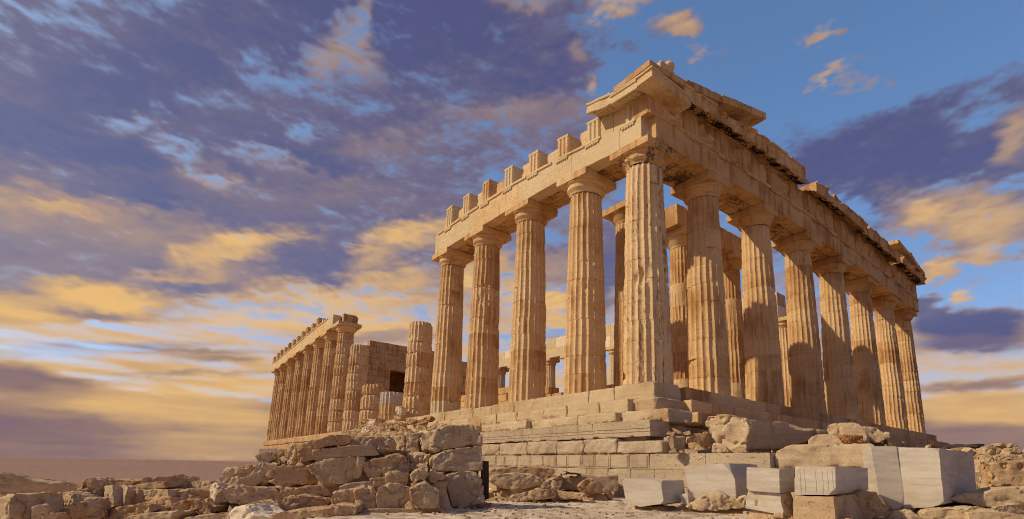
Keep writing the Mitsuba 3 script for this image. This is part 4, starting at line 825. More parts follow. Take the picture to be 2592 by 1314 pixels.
 ('boulder', 'ra', [8.66, -4.4, -3.7], 312, 0.8, [(-0.61, 0.1), (-0.01, 0.23), (0.16, 0.22), (0.22, 0.07), (0.34, -0.02), (0.33, -0.07), (0.19, -0.25), (-0.65, -0.28)], 0.05, 3, 'dark brown rough rock right of the plain cream squared block'),
 ('boulder', 'rl', [7.29, -2.62, -2.82], 290, 1.0, [(-1.15, -0.13), (-1.13, 0.07), (-0.98, 0.24), (-0.74, 0.35), (-0.02, 0.36), (0.73, 0.39), (0.84, 0.36), (0.88, -0.03), (0.94, -0.14), (0.87, -0.41), (0.68, -0.28), (0.54, -0.11), (-0.06, -0.18), (-0.73, -0.27), (-1.13, -0.21)], 0.045, 4, 'long rough beige boulder behind the grooved marble block'),
 ('marble_block', 'wm', [8.49, -2.81, -3.22], 304, 0.6, [(-0.26, 0.69), (0.22, 0.68), (0.23, 0.22), (0.27, -0.11), (0.22, -0.59), (0.04, -0.62), (-0.08, -0.45), (-0.18, -0.33), (-0.22, 0.11), (-0.25, 0.42)], 0.01, 1, 'beige left slab of the largest white marble block, its lower edge ragged'),
 ('marble_block', 'wm', [9.0, -2.66, -3.23], 270, 3.0, [(-0.36, 0.69), (0.38, 0.65), (0.37, 0.12), (0.36, -0.44), (0.14, -0.53), (-0.34, -0.58), (-0.29, -0.1), (-0.33, 0.22)], 0.01, 1, 'largest white marble block, bright face and long violet shaded side'),
 ('stone_slab', 'rl', [9.95, -1.74, -3.54], 300, 0.9, [(-0.6, -0.07), (-0.5, 0.01), (-0.08, 0.1), (0.17, 0.17), (0.66, 0.22), (0.62, -0.1), (0.18, -0.19), (-0.5, -0.13)], 0.04, 2, 'broad pale slab at the right edge below the brown boulder'),
 ('stone_slab', 'rl', [9.65, -2.99, -3.83], 300, 0.7, [(-0.55, -0.14), (-0.52, -0.03), (-0.45, 0.05), (0.32, 0.13), (0.58, 0.06), (0.56, -0.08)], 0.04, 2, 'flat pale slab along the bottom right edge under the largest marble block'),
 ('stone_slab', 'rc', [10.21, -2.78, -3.84], 308, 0.6, [(-0.47, 0.05), (-0.02, 0.08), (0.48, 0.02), (0.47, -0.06), (-0.48, -0.09)], 0.04, 2, 'brown flat stone in the bottom right corner'),
 ('rubble_stone', 'rl', [9.1, -3.97, -3.87], 300, 0.5, [(-0.32, -0.09), (-0.19, 0.06), (0.04, 0.11), (0.22, -0.02), (0.24, -0.06)], 0.05, 2, 'small pale stone at the bottom edge under the beige slab of the largest block'),
 ('rubble_stone', 'rc', [10.24, -1.5, -3.74], 320, 0.5, [(-0.36, 0.02), (-0.02, 0.08), (0.36, 0.09), (0.33, -0.1), (-0.32, -0.09)], 0.05, 2, 'shaded brown stone under the broad pale slab at the right edge'),
 ('boulder', 'ra', [9.77, 1.61, -3.1], 300, 0.9, [(-0.27, 0.26), (-0.19, 0.31), (0.52, 0.38), (0.44, -0.28), (-0.18, -0.31), (-0.33, -0.34)], 0.06, 3, 'orange brown boulder cut by the right edge beyond the largest marble block'),
 ('rubble_stone', 'rc', [9.48, 1.63, -2.71], 300, 0.4, [(-0.08, 0.14), (-0.01, 0.12), (0.11, -0.03), (0.04, -0.13), (-0.06, -0.09)], 0.06, 2, 'small tan stone at the far right corner of the largest marble block'),
 ('boulder', 'rb', [8.61, 7.5, -2.3], 300, 0.7, [(-0.16, -0.08), (-0.12, 0.15), (0.14, 0.23), (0.15, -0.12), (-0.02, -0.18)], 0.07, 3, 'tan boulder in the far rubble at right, leftmost'),
 ('boulder', 'ra', [8.72, 8.4, -2.21], 300, 0.7, [(-0.14, -0.05), (-0.07, 0.09), (0.03, 0.21), (0.19, 0.16), (0.12, -0.19), (-0.13, -0.22)], 0.07, 3, 'tan boulder in the far rubble at right with a dark stone on it'),
 ('boulder', 'rb', [9.19, 7.45, -2.44], 300, 0.7, [(-0.24, 0.01), (-0.14, 0.21), (0.15, 0.21), (0.28, 0.01), (0.2, -0.22), (-0.24, -0.22)], 0.07, 3, 'broad tan boulder in the far rubble beside the right edge'),
 ('boulder', 'rb', [9.0, 8.72, -2.09], 300, 0.7, [(-0.16, -0.02), (-0.04, 0.1), (0.13, 0.08), (0.19, -0.06), (-0.12, -0.11)], 0.07, 3, 'pale cream boulder on top of the far rubble at right'),
 ('boulder', 'rb', [8.98, 6.43, -2.58], 300, 0.7, [(-0.1, 0.09), (0.14, 0.13), (0.14, -0.09), (-0.17, -0.13)], 0.07, 3, 'brown stone low in the far rubble at right'),
 ('boulder', 'rb', [9.24, 6.39, -2.44], 300, 0.7, [(-0.06, 0.01), (0.01, 0.09), (0.06, -0.02), (-0.02, -0.08)], 0.07, 3, 'little pale stone in the middle of the far rubble at right'),
 ('stone_block', 'rc', [8.83, 8.33, -2.04], 320, 0.4, [(-0.1, 0.05), (0.11, 0.05), (0.1, -0.05), (-0.11, -0.05)], 0.03, 2, 'small dark squared stone perched on the far rubble at right'),
 ('stone_block', 'ra', [6.25, 12.5, -1.86], 318, 0.6, [(-0.27, 0.03), (-0.14, 0.08), (0.33, 0.07), (0.36, -0.08), (-0.28, -0.09)], 0.04, 2, 'dark brown block on the skyline right of the temple corner, left one'),
 ('stone_block', 'rc', [6.77, 13.13, -1.85], 318, 0.6, [(-0.39, 0.04), (-0.19, 0.08), (0.49, 0.05), (0.52, -0.08), (-0.42, -0.1)], 0.04, 2, 'long dark brown block on the skyline right of the temple corner'),
 ('stone_block', 'ra', [7.34, 10.69, -2.08], 300, 0.6, [(-0.34, 0.03), (0.29, 0.09), (0.34, -0.05), (-0.3, -0.07)], 0.03, 2, 'flat cream block just above the far edge of the largest marble block'),
 ('box', 'ir', [7.97, 9.84, -1.99], 318, 0.4, [(-0.13, 0.06), (0.15, 0.06), (0.13, -0.06), (-0.15, -0.06)], 0.003, 0, 'small dark box on the skyline above the largest marble block'),
 ('stone_block', 'rg', [7.89, 10.09, -2.1], 318, 0.4, [(-0.18, 0.05), (0.19, 0.06), (0.18, -0.05), (-0.19, -0.06)], 0.02, 2, 'grey stone under the small dark box on the skyline'),
 ('boulder', 'rl', [4.47, -2.15, -1.91], 285, 0.9, [(-0.54, 0.2), (-0.49, 0.35), (-0.3, 0.38), (0.03, 0.35), (0.29, 0.27), (0.63, 0.19), (0.65, 0.03), (0.5, -0.26), (0.44, -0.58), (-0.34, -0.55), (-0.45, -0.3), (-0.52, -0.05)], 0.07, 3, 'tall rough pale boulder standing on the foundation wall near the temple corner'),
 ('stone_beam', 'rc', [4.88, -0.81, -2.02], 338, 0.7, [(-0.48, 0.38), (0.9, 0.37), (0.84, 0.07), (0.6, -0.39), (-0.7, -0.45), (-0.64, -0.17), (-0.45, 0.21)], 0.03, 2, 'long cracked brown beam right of the tall rough boulder, left piece'),
 ('stone_beam', 'rc', [5.41, 0.62, -1.96], 338, 0.7, [(-0.56, 0.29), (-0.26, 0.29), (0.31, 0.18), (0.97, 0.1), (0.91, -0.13), (0.11, -0.22), (-0.8, -0.47), (-0.62, -0.02)], 0.03, 2, 'long cracked brown beam right of the tall rough boulder, right piece'),
 ('rubble_stone', 'ra', [4.01, -3.04, -2.47], 285, 0.35, [(-0.22, -0.05), (-0.21, 0.1), (-0.0, 0.12), (0.14, 0.01), (0.24, -0.08), (0.05, -0.1)], 0.05, 2, 'cream faceted stone on the foundation wall left of the tall rough boulder'),
 ('rubble_stone', 'rl', [3.91, -3.12, -2.6], 300, 0.35, [(-0.16, 0.06), (0.15, 0.06), (0.17, -0.07), (-0.16, -0.06)], 0.04, 2, 'flat pinkish stone under the cream faceted stone on the wall'),
 ('rubble_stone', 'rc', [4.42, -2.52, -2.52], 290, 0.35, [(-0.17, -0.0), (-0.14, 0.15), (0.08, 0.16), (0.27, -0.08), (0.13, -0.12), (-0.18, -0.11)], 0.05, 2, 'pale triangular stone leaning at the foot of the tall rough boulder'),
 ('rubble_stone', 'ra', [4.82, -2.18, -2.55], 285, 0.35, [(-0.2, 0.03), (0.01, 0.11), (0.17, 0.03), (0.21, -0.08), (-0.19, -0.1)], 0.03, 2, 'cream pyramid shaped stone on the foundation wall right of the leaning one'),
 ('rubble_stone', 'rb', [3.59, -3.51, -2.6], 300, 0.3, [(-0.11, -0.05), (-0.07, 0.02), (0.06, 0.08), (0.12, -0.05)], 0.05, 2, 'small orange stone on the wall, left of a pair'),
 ('rubble_stone', 'rb', [3.73, -3.34, -2.61], 300, 0.3, [(-0.1, -0.04), (-0.05, 0.03), (0.05, 0.05), (0.1, -0.04)], 0.05, 2, 'small orange stone on the wall, right of a pair'),
 ('stone_block', 'rg', [3.16, -2.99, -2.32], 300, 0.6, [(-0.14, 0.16), (0.08, 0.19), (0.08, -0.18), (-0.02, -0.17)], 0.04, 2, 'grey block under the overhanging corner of the moulded course, left one'),
 ('stone_block', 'rc', [3.2, -2.62, -2.31], 340, 0.6, [(-0.19, 0.19), (0.21, 0.19), (0.18, -0.18), (-0.2, -0.19)], 0.03, 2, 'dark block under the overhanging corner of the moulded course, right one'),
 ('stone_block', 'ra', [3.54, -2.06, -2.26], 330, 0.6, [(-0.34, 0.12), (0.14, 0.21), (0.25, 0.2), (0.35, -0.21), (0.09, -0.25), (-0.48, -0.07)], 0.05, 2, 'tan block behind the cream faceted stone at the temple corner'),
 ('rubble_stone', 'ra', [2.94, -2.7, -2.03], 300, 0.2, [(-0.13, -0.03), (-0.06, 0.05), (0.13, 0.03), (0.06, -0.05)], 0.06, 2, 'pale orange rubble stone at the left end of the small heap by the temple corner'),
 ('rubble_stone', 'ra', [3.07, -2.56, -1.97], 300, 0.2, [(-0.13, -0.01), (-0.11, 0.11), (0.06, 0.03), (0.14, -0.04), (0.03, -0.09)], 0.06, 2, 'spiky pale stone in the small heap by the temple corner'),
 ('rubble_stone', 'rc', [3.25, -2.33, -2.01], 300, 0.2, [(-0.13, -0.06), (-0.09, 0.02), (0.1, 0.07), (0.12, -0.04)], 0.06, 2, 'cream rubble stone in the middle of the small heap by the temple corner'),
 ('rubble_stone', 'ra', [3.42, -2.1, -2.07], 300, 0.2, [(-0.16, -0.05), (-0.08, 0.04), (0.13, 0.06), (0.11, -0.05)], 0.06, 2, 'flat tan rubble stone in the heap left of the tall boulder'),
 ('rubble_stone', 'rb', [3.6, -1.89, -2.02], 300, 0.2, [(-0.13, -0.04), (-0.04, 0.06), (0.09, 0.04), (0.08, -0.07)], 0.06, 2, 'pale rubble stone touching the tall rough boulder'),
 ('rubble_stone', 'ra', [2.68, -1.69, -1.58], 300, 0.2, [(-0.18, -0.02), (-0.1, 0.05), (0.15, 0.03), (0.13, -0.06)], 0.06, 2, 'long cream stone lying on the lower step right of the corner'),
 ('rubble_stone', 'rc', [2.32, -2.13, -1.57], 300, 0.2, [(-0.1, -0.01), (-0.05, 0.03), (0.09, 0.02), (0.05, -0.05)], 0.06, 2, 'small cream chip on the lower step at the corner'),
 ('rubble_stone', 'rc', [1.85, -2.72, -1.53], 300, 0.2, [(-0.13, -0.05), (-0.06, 0.06), (0.11, 0.05), (0.08, -0.06)], 0.06, 2, 'cream chip on the top of the moulded course, leftmost'),
 ('rubble_stone', 'ra', [2.06, -2.47, -1.52], 300, 0.2, [(-0.22, -0.05), (-0.04, 0.09), (0.14, 0.01), (0.12, -0.05)], 0.06, 2, 'wedge shaped tan stone on the moulded course at the corner'),
 ('rubble_stone', 'rc', [2.2, -2.3, -1.51], 300, 0.2, [(-0.09, -0.04), (-0.04, 0.05), (0.08, 0.04), (0.05, -0.05)], 0.06, 2, 'small cream stone right of the wedge shaped one on the moulded course'),
 ('fallen_capital', 'rl', [6.84, -1.71, -2.27], 292, 0.8, [(-0.32, -0.14), (-0.3, -0.03), (-0.25, 0.05), (-0.09, 0.11), (0.17, 0.1), (0.34, 0.04), (0.44, -0.13)], 0.02, 3, 'low pale fluted column fragment on the long rough boulder, left of three'),
 ('fallen_capital', 'rl', [7.11, -0.81, -2.03], 290, 0.9, [(-0.45, 0.06), (-0.37, 0.15), (-0.27, 0.21), (0.17, 0.21), (0.24, 0.18), (0.33, 0.03), (0.42, -0.1), (0.41, -0.31), (-0.13, -0.33), (-0.39, -0.08)], 0.03, 3, 'largest pale overturned capital fragment, middle of three'),
 ('rubble_stone', 'ro', [7.34, -1.27, -2.25], 315, 0.4, [(-0.27, -0.01), (-0.1, 0.1), (0.06, 0.08), (0.25, 0.08), (0.23, -0.1), (-0.17, -0.14)], 0.05, 2, 'rust orange stone in front of the overturned capital fragment'),
 ('fallen_capital', 'rl', [7.44, 0.25, -2.05], 298, 0.8, [(-0.39, 0.18), (-0.22, 0.19), (0.04, 0.18), (0.18, 0.02), (0.28, -0.1), (0.2, -0.23), (-0.11, -0.22)], 0.04, 3, 'pale capital fragment with carved flutes, right of three'),
 ('rubble_stone', 'rl', [7.76, 0.01, -2.1], 295, 0.3, [(-0.08, 0.03), (-0.02, 0.08), (0.05, 0.07), (0.07, -0.01), (0.03, -0.09), (-0.05, -0.08)], 0.03, 4, 'small round pale stone at the right end of the capital fragments'),
 ('rubble_stone', 'rw', [-23.05, -2.13, -0.17], 292, 0.5, [(-0.3, 0.23), (0.4, 0.24), (0.32, -0.26), (-0.43, -0.21)], 0.06, 2, 'bright white cut stone in the rubble by the column stumps'),
 ('rubble_stone', 'rb', [-21.65, -2.15, -0.29], 292, 0.5, [(-0.34, 0.26), (-0.05, 0.3), (0.41, -0.1), (0.34, -0.25), (-0.38, -0.2)], 0.06, 2, 'dark side stone right of the bright white cut stone'),
 ('rubble_stone', 'rw', [-23.03, -2.53, -0.73], 292, 0.5, [(-0.39, 0.13), (0.34, 0.24), (0.39, -0.19), (-0.35, -0.18)], 0.06, 2, 'bright white block below the white cut stone by the stumps'),
 ('rubble_stone', 'ra', [-21.51, -2.44, -0.69], 292, 0.5, [(-0.55, 0.12), (0.54, 0.06), (0.52, -0.11), (-0.53, -0.06)], 0.06, 2, 'flat tan slab right of the bright white block by the stumps'),
 ('rubble_stone', 'rb', [-19.78, -2.34, -0.64], 292, 0.5, [(-0.5, -0.16), (-0.48, 0.02), (-0.18, 0.18), (0.33, 0.23), (0.56, -0.07), (0.26, -0.2)], 0.06, 2, 'rounded tan boulder in front of the column stumps'),
 ('rubble_stone', 'ra', [-18.3, -2.28, -0.64], 292, 0.5, [(-0.51, 0.11), (-0.06, 0.21), (0.47, 0.09), (0.43, -0.24), (-0.33, -0.17)], 0.06, 2, 'cream rock right of the rounded tan boulder near the stumps'),
 ('rubble_stone', 'rw', [-19.93, -1.49, 0.5], 292, 0.5, [(-0.28, 0.22), (0.2, 0.27), (0.28, -0.22), (-0.2, -0.26)], 0.06, 2, 'white squared block on top of another beside the stump'),
 ('rubble_stone', 'rc', [-19.13, -1.9, -0.1], 292, 0.5, [(-0.3, 0.16), (0.24, 0.23), (0.32, -0.17), (-0.26, -0.22)], 0.06, 2, 'cream squared block under the white squared one beside the stump'),
 ('rubble_stone', 'ra', [-24.47, -2.15, -0.13], 292, 0.5, [(-0.33, 0.01), (-0.17, 0.2), (0.46, 0.31), (0.33, -0.2), (-0.29, -0.32)], 0.06, 2, 'tan stone left of the bright white cut stone'),
 ('rubble_stone', 'rb', [-25.08, -2.36, -0.39], 292, 0.5, [(-0.42, -0.16), (-0.18, 0.13), (0.28, 0.21), (0.32, -0.18)], 0.06, 2, 'small tan rock at the foot of the tall column stump'),
 ('rubble_stone', 'rb', [-24.23, -2.77, -1.01], 292, 0.5, [(-0.48, 0.08), (-0.23, 0.26), (0.53, 0.28), (0.59, -0.25), (-0.43, -0.37)], 0.06, 2, 'cream wall stone under the tan rocks by the far colonnade'),
 ('rubble_stone', 'rb', [-25.98, -2.84, -1.05], 292, 0.5, [(-0.6, 0.44), (0.46, 0.29), (0.49, -0.36), (0.17, -0.35), (-0.54, -0.02)], 0.06, 2, 'cream wall stone at the left end beside the far colonnade'),
 ('rubble_stone', 'ra', [-21.68, -2.71, -1.03], 292, 0.5, [(-0.77, 0.07), (0.4, 0.2), (0.65, 0.16), (0.44, -0.19), (-0.74, -0.24)], 0.06, 2, 'cream stone in the ledge above the rounded boulder'),
 ('rubble_stone', 'rc', [-20.3, -2.69, -1.06], 292, 0.5, [(-0.34, -0.03), (-0.04, 0.2), (0.29, 0.16), (0.32, -0.15), (-0.24, -0.18)], 0.06, 2, 'tan stone wedge in the ledge above the rounded boulder'),
 ('rubble_stone', 'rc', [-19.02, -2.69, -1.12], 292, 0.5, [(-0.38, 0.12), (0.31, 0.16), (0.42, -0.15), (-0.36, -0.14)], 0.06, 2, 'cream squared stone in the ledge, right of the tan wedge'),
 ('rubble_stone', 'rc', [-17.78, -2.72, -1.2], 292, 0.5, [(-0.28, 0.12), (0.28, 0.11), (0.3, -0.11), (-0.3, -0.12)], 0.06, 2, 'tan squared stone in the ledge below the stump'),
 ('rubble_stone', 'ra', [-16.72, -2.63, -1.13], 292, 0.5, [(-0.45, 0.18), (0.41, 0.21), (0.44, -0.21), (-0.42, -0.17)], 0.06, 2, 'broad cream stone in the ledge below the stump'),
 ('rubble_stone', 'rb', [-14.53, -2.48, -1.07], 292, 0.5, [(-0.46, -0.09), (-0.21, 0.11), (0.18, 0.2), (0.53, -0.08), (-0.06, -0.15)], 0.06, 2, 'tan boulder on the ledge below the first tall column'),
 ('rubble_stone', 'rb', [-12.59, -2.37, -1.03], 292, 0.5, [(-0.82, -0.2), (-0.34, 0.13), (0.15, 0.19), (0.52, 0.06), (0.48, -0.2)], 0.06, 2, 'long tan boulder on the ledge below the first tall columns'),
 ('rubble_stone', 'ra', [-16.6, -2.08, -0.49], 292, 0.5, [(-0.37, -0.04), (0.04, 0.14), (0.4, 0.08), (-0.07, -0.18)], 0.06, 2, 'cream slab sloping at the foot of the big stump'),
 ('rubble_stone', 'ra', [-15.19, -2.04, -0.52], 292, 0.5, [(-0.79, -0.26), (-0.27, 0.04), (0.33, 0.28), (0.67, 0.22), (0.42, -0.08), (-0.38, -0.22)], 0.06, 2, 'long cream broken step stone leading up to the first tall column'),
 ('rubble_stone', 'rc', [-16.2, -2.99, -1.58], 300, 0.4, [(-0.63, 0.1), (-0.2, 0.18), (0.42, 0.15), (0.57, -0.21), (-0.17, -0.21)], 0.06, 2, 'cream broken stone just above the rounded brown boulder'),
]
MATS = {'wd': 'wood', 'ir': 'iron'}
CAT = {'rubble_stone': 'stone', 'boulder': 'boulder', 'stone_block': 'stone block', 'stone_slab': 'stone slab', 'stone_beam': 'stone beam', 'marble_block': 'marble block', 'cut_block': 'stone block', 'carved_block': 'carved marble block',
       'broken_rock': 'rock', 'fallen_capital': 'fallen capital', 'post': 'post', 'board': 'board', 'box': 'box'}

GROOVES = [(-.29, -.22, .21), (-.215, -.20, .21), (-.035, -.17, .20), (.075, -.19, .21), (.16, -.12, .20), (.235, -.21, .21)]
def rock(name, O, az, thick, outline, rough, rounding, seed):
    rng = np.random.default_rng(seed)
    a = math.radians(az); n = np.array([math.cos(a), math.sin(a), 0]); U = np.cross([0, 0, 1.0], n)
    P = np.array(outline, float)
    if rounding > 1: P = P.mean(0) + (P - P.mean(0)) * 1.11
    size = np.ptp(P, axis=0); s = float(min(size.min(), thick)); big = float(size.max())
    cs = m3.CrossSection([P])
    if cs.area() < 1e-6: cs = m3.CrossSection([P[::-1]])
    tp = .82 if rounding > 1 else 1.0
    c0 = P.mean(0)
    m = cs.translate((-c0[0], -c0[1])).extrude(thick, 0, 0, (tp, tp)).translate((c0[0], c0[1], 0))
    if rounding > 1:                                              # a few broken facets
        for _ in range(int(rng.integers(5, 9))):
            v = rng.normal(0, 1, 3); v[2] = -abs(v[2]) * .9; v /= np.linalg.norm(v)
            vs = m.to_mesh().vert_properties[:, :3]; top = (vs @ v).max()
            t = m.trim_by_plane((-v).tolist(), -(top - rng.uniform(.01, .13) * s))
            if not t.is_empty(): m = t
    if rounding == 1:                                             # knocked corners and bruised edges of the cut blocks
        for _ in range(7):
            v = np.array([rng.choice([-1, 1]), rng.choice([-1, 1]), -1.0]) * rng.uniform(.75, 1, 3); v /= np.linalg.norm(v)
            vs = m.to_mesh().vert_properties[:, :3]; top = (vs @ v).max()
            m = m.trim_by_plane((-v).tolist(), -(top - rng.uniform(.006, .035) * s ** .5))
    if name == 'carved_block':                                    # upright grooves and a chipped band across the carved face
        for u, a0, b0 in GROOVES: m = m - m3.Manifold.cube((.012, b0 - a0, .05)).translate((u - .006, a0, -.042))
    m = m.refine_to_length(max(.03, big / (28 if rounding > 1 else 12)))
    me = m.to_mesh(); tm = trimesh.Trimesh(np.array(me.vert_properties[:, :3], float), np.array(me.tri_verts, int), process=True)
    if rounding > 1: trimesh.smoothing.filter_laplacian(tm, lamb=.5, iterations=(0, 0, 1, 2, 4)[min(rounding, 4)])
    v = np.array(tm.vertices)
    k = rough * 2.2 * min(.55, s)
    if rounding:
        v = shake(v, k * 1.3, 1.1 / max(.25, s), seed); v = shake(v, k * .6, 3.2 / max(.25, s), seed + 5)
        rid = np.abs(2 * fb(v, 1.7 / max(.25, s), seed + 9, 3) - 1)
        v = shake(v, k * .3, 9 / max(.25, s), seed + 11) - (tm.vertex_normals * (k * .9 * (1 - sstep(0, .12, rid)))[:, None] if rounding > 1 else 0)
    M = np.array([U, [0, 0, 1.0], -n])
    return fixed(v @ M + np.asarray(O, float), np.array(tm.faces), np.linalg.det(M))

for i, (name, mat, O, az, thick, outline, rough, rounding, label) in enumerate(ROCKS):
    k = key_for(name)
    put(k, rock(name, O, az, thick, outline, rough, rounding, 3000 + i * 3), MATS.get(mat, mat), 50 if rounding > 1 else 20)
    tag(k, label, CAT[name])

# ------------------------------------------------------------------ the ground
xs = np.unique(np.round(np.r_[np.arange(-7, 12.6, .11), np.geomspace(12.6, 130, 26), -7 - np.geomspace(.15, 125, 30)], 3))
ys = np.unique(np.round(np.r_[np.arange(-18.5, -2, .11), np.arange(-2, 15, .25), 15 + np.geomspace(.3, 130, 26), -18.5 - np.geomspace(.15, 110, 24)], 3))
X, Y = np.meshgrid(xs, ys, indexing='ij')
G = np.full(X.shape, -3.99)
lx, ly = X - 3.05, Y + 12.25                                                               # the ground falls away on the left, under the rubble
G = G - .75 * sstep(.1, .9, -(lx * .5 + ly * .866) + .25 * np.sin(X * 3) - .1)
G = G + 1.72 * sstep(-1, 12.5, Y) * sstep(4.5, 6.8, X + Y * .35)          # the terrace rises along the east front
B = G - 1.0                                                                                 # the earth and small rubble that the walls are bedded on
for name, mat, O, az, thick, outline, rough, rounding, label in ROCKS:
    P = np.array(outline); zb, h, w = O[2] + P[:, 1].min(), np.ptp(P[:, 1]), np.ptp(P[:, 0])
    if name in ('post', 'board') or O[0] < -9 or (O[2] > -2.75 and O[0] < 5.2 and O[1] > -3.7): continue
    a = math.radians(az); c = np.array(O[:2]) - np.array([math.cos(a), math.sin(a)]) * (thick * .55 + .05)
    U = np.array([-math.sin(a), math.cos(a)])
    du = np.abs((X - c[0]) * U[0] + (Y - c[1]) * U[1]); dn = np.abs((X - c[0]) * math.cos(a) + (Y - c[1]) * math.sin(a))
    B = np.maximum(B, zb + .02 * h - 4.5 * np.maximum(du - w * .40, 0) - 6.0 * np.maximum(dn - thick * .36, 0))
drop = np.maximum(sstep(-2.0, -5.0, X) * sstep(-3.7, -5.2, Y), sstep(-66.5, -69, X))                                         # edge of the plateau
drop = np.maximum(drop, sstep(95, 120, np.hypot(X + 25, Y - 12)))
PT = np.stack([X, Y, X * 0], -1)
G = G + .10 * (fb(PT, .6, 51, 3) - .5) + .035 * (fb(PT, 3.2, 52, 3) - .5) + .02 * sstep(.5, .8, fb(PT, 7, 53, 2))
B = B + .12 * (fb(PT, 2.5, 54, 3) - .5) + .06 * (fb(PT, 8, 55, 2) - .5)
G = G - drop * 62
idx = np.arange(X.size).reshape(X.shape)
q = np.stack([idx[:-1, :-1], idx[1:, :-1], idx[1:, 1:], idx[:-1, 1:]], -1).reshape(-1, 4)
put('ground', (np.stack([X, Y, G], -1).reshape(-1, 3), q), 'ground_m', True)
tag('ground', 'pale trampled limestone ground of the rocky plateau around the temple', kind='structure')
keep = (B > G + .02).ravel()[q].any(1) & (X.ravel()[q] > -7).all(1) & (X.ravel()[q] < 12.6).all(1) & (Y.ravel()[q] > -18.5).all(1) & (Y.ravel()[q] < 15).all(1)
used, inv = np.unique(q[keep], return_inverse=True)
put('rubble_bank', (np.stack([X, Y, np.maximum(B, G - .05)], -1).reshape(-1, 3)[used], inv.reshape(-1, 4)), 'rb', True)
tag('rubble_bank', 'brown bank of earth and crushed stone behind and under the fallen blocks', kind='structure')
R = 200000.0
th = np.arange(64) * 2 * np.pi / 64
put('plain', (np.vstack([[[0, 0, -60.0]], np.stack([R * np.cos(th), R * np.sin(th), th * 0 - 60.0], 1)]), np.stack([np.zeros(64, int), np.arange(64) + 1, (np.arange(64) + 1) % 64 + 1], 1)), 'plain_m', False)
tag('plain', 'far hazy brown plain below the plateau', kind='structure')

# crushed stone and splinters filling the gaps of the rubble walls and lying on the eastern terrace
from scipy.interpolate import RegularGridInterpolator
GI = RegularGridInterpolator((xs, ys), np.maximum(G, B))
def scatter(name, label, n, area, sizes, mat, seed, chip=.4):
    rng = np.random.default_rng(seed); bits = []
    while len(bits) < n:
        p = area(rng)
        if p is None: continue
        r = rng.uniform(*sizes) * rng.choice([1, 1, .6, 1.5])
        v, f = worn_box((-r, -r * rng.uniform(.5, 1.1), -r * rng.uniform(.35, .8)), (r, r * rng.uniform(.5, 1.1), r * .6), r, r * .15, r * chip, len(bits) + seed * 1000, r * .25)
        Q = trimesh.transformations.random_rotation_matrix(rng.random(3))[:3, :3] if rng.random() < .5 else trimesh.transformations.rotation_matrix(rng.uniform(0, 6.28), [0, 0, 1])[:3, :3]
        bits.append((v @ Q.T + [p[0], p[1], GI(p).item() + r * .3], f))
    put(name, join(*bits), mat, 40); tag(name, label, 'rubble', kind='stuff')
BASES = [(np.array(O[:2]), az, thick, np.ptp(np.array(o)[:, 0])) for nm, m, O, az, thick, o, ro, rd, lb in ROCKS if O[2] < -2.4 and O[0] > -5 and nm not in ('board',)]
def near_rock(rng):
    O, az, th, w = BASES[int(rng.integers(len(BASES)))]
    a = math.radians(az); n = np.array([math.cos(a), math.sin(a)])
    p = O + n * rng.normal(-.25, .25) + np.array([-n[1], n[0]]) * rng.uniform(-.6, .6) * w
    return p if -6.5 < p[0] < 12 and -18 < p[1] < -3.4 else None
def left_bank(rng):
    p = np.array([rng.uniform(-3, 3.4), rng.uniform(-16.5, -11.2)])
    return p if -((p[0] - 3.05) * .5 + (p[1] + 12.25) * .866) > .2 else None
scatter('rubble_fill', 'small angular stones packed in the gaps between the fallen blocks', 420, near_rock, (.03, .085), 'ra', 5)
scatter('rubble_spread', 'broken stones spread over the low ground at the left', 150, left_bank, (.025, .075), 'ra', 6)
scatter('terrace_rubble', 'low broken stones strewn over the terrace beyond the right hand blocks', 300, lambda r: np.array([r.uniform(5.6, 12.3), r.uniform(1, 14.5)]), (.06, .26), 'rl', 7)

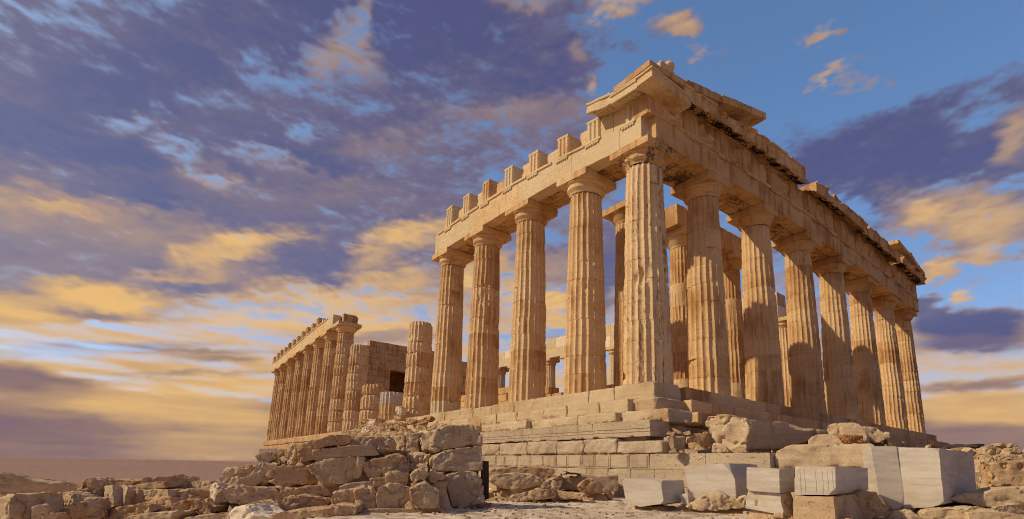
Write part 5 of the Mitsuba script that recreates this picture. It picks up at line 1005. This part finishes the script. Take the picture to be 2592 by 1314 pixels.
# small loose gravel and chips on the ground and ledges
rng = np.random.default_rng(77)
bits = []
GI = RegularGridInterpolator((xs, ys), G)
for i in range(700):
    D = rng.uniform(8.5, 18); s = rng.uniform(-.2, .75) * D
    p = CAM[:2] + FWD[:2] / np.linalg.norm(FWD[:2]) * D + np.array([FWD[1], -FWD[0]]) / np.linalg.norm(FWD[:2]) * s
    if not (-6 < p[0] < 12 and -17 < p[1] < -3.4): continue
    r = rng.uniform(.008, .04)
    v, f = plain_box((-r, -r * rng.uniform(.6, 1.2), -r * .6), (r, r, r * .6)); v = v * rng.uniform(.6, 1.2, (8, 1))
    t = rng.uniform(0, 6.28); c_, s_ = math.cos(t), math.sin(t)
    v = v @ np.array([[c_, -s_, 0], [s_, c_, 0], [0, 0, 1]]) + [p[0], p[1], float(GI(p)[0]) + r * .25]
    bits.append((v, f))
put('gravel', join(*bits), 'rc', False)
tag('gravel', 'scattered pale stone chips on the trampled ground', 'gravel', kind='stuff')
# dry grass on the joints of the platform
def tufts(spots, n, h, seed):
    rng = np.random.default_rng(seed); V, F = [], []
    for (x, y, z) in spots:
        for j in range(n):
            b = np.array([x, y, z]) + rng.normal(0, .05, 3) * [1.6, .6, .1]
            d = np.array([rng.normal(0, .5), rng.normal(-.35, .4), 1.0]); d = d / np.linalg.norm(d) * h * rng.uniform(.5, 1.1)
            w = np.cross(d, rng.normal(0, 1, 3)); w = w / np.linalg.norm(w) * .006
            bend = np.array([rng.normal(0, .3), rng.normal(0, .3), -.25]) * h
            i = len(V) * 5
            V.append(np.array([b - w, b + w, b + d * .55 + w * .8, b + d * .55 - w * .8, b + d + bend])); F.append(np.array([[0, 1, 2], [0, 2, 3], [3, 2, 4]]) + i)
    return np.vstack(V), np.vstack(F)
sp = [(rng.uniform(-7.5, 1.2), rng.uniform(-2.95, -2.75), -1.60) for _ in range(34)] + [(rng.uniform(-9, -2), -2.5, -1.18) for _ in range(10)]
sp += [tuple(p) + (GI(p).item() + .01,) for p in (near_rock(rng) for _ in range(90)) if p is not None]
put('dry_grass', tufts(sp, 16, .17, 3), 'straw', False)
tag('dry_grass', 'thin dry straw coloured grass along the platform joints and between the fallen stones', 'grass', kind='stuff')
sp = [(rng.uniform(-6, 2.0), -3.02, -2.12) for _ in range(16)] + [(rng.uniform(-6.5, 2.2), -3.12, -2.66) for _ in range(22)] + [(rng.uniform(4.4, 6.0), rng.uniform(-2.9, -2.2), -2.66) for _ in range(14)]
put('dark_scrub', tufts(sp, 22, .12, 4), 'scrub', False)
tag('dark_scrub', 'small dark dead weeds growing from the foundation joints', 'weeds', kind='stuff')
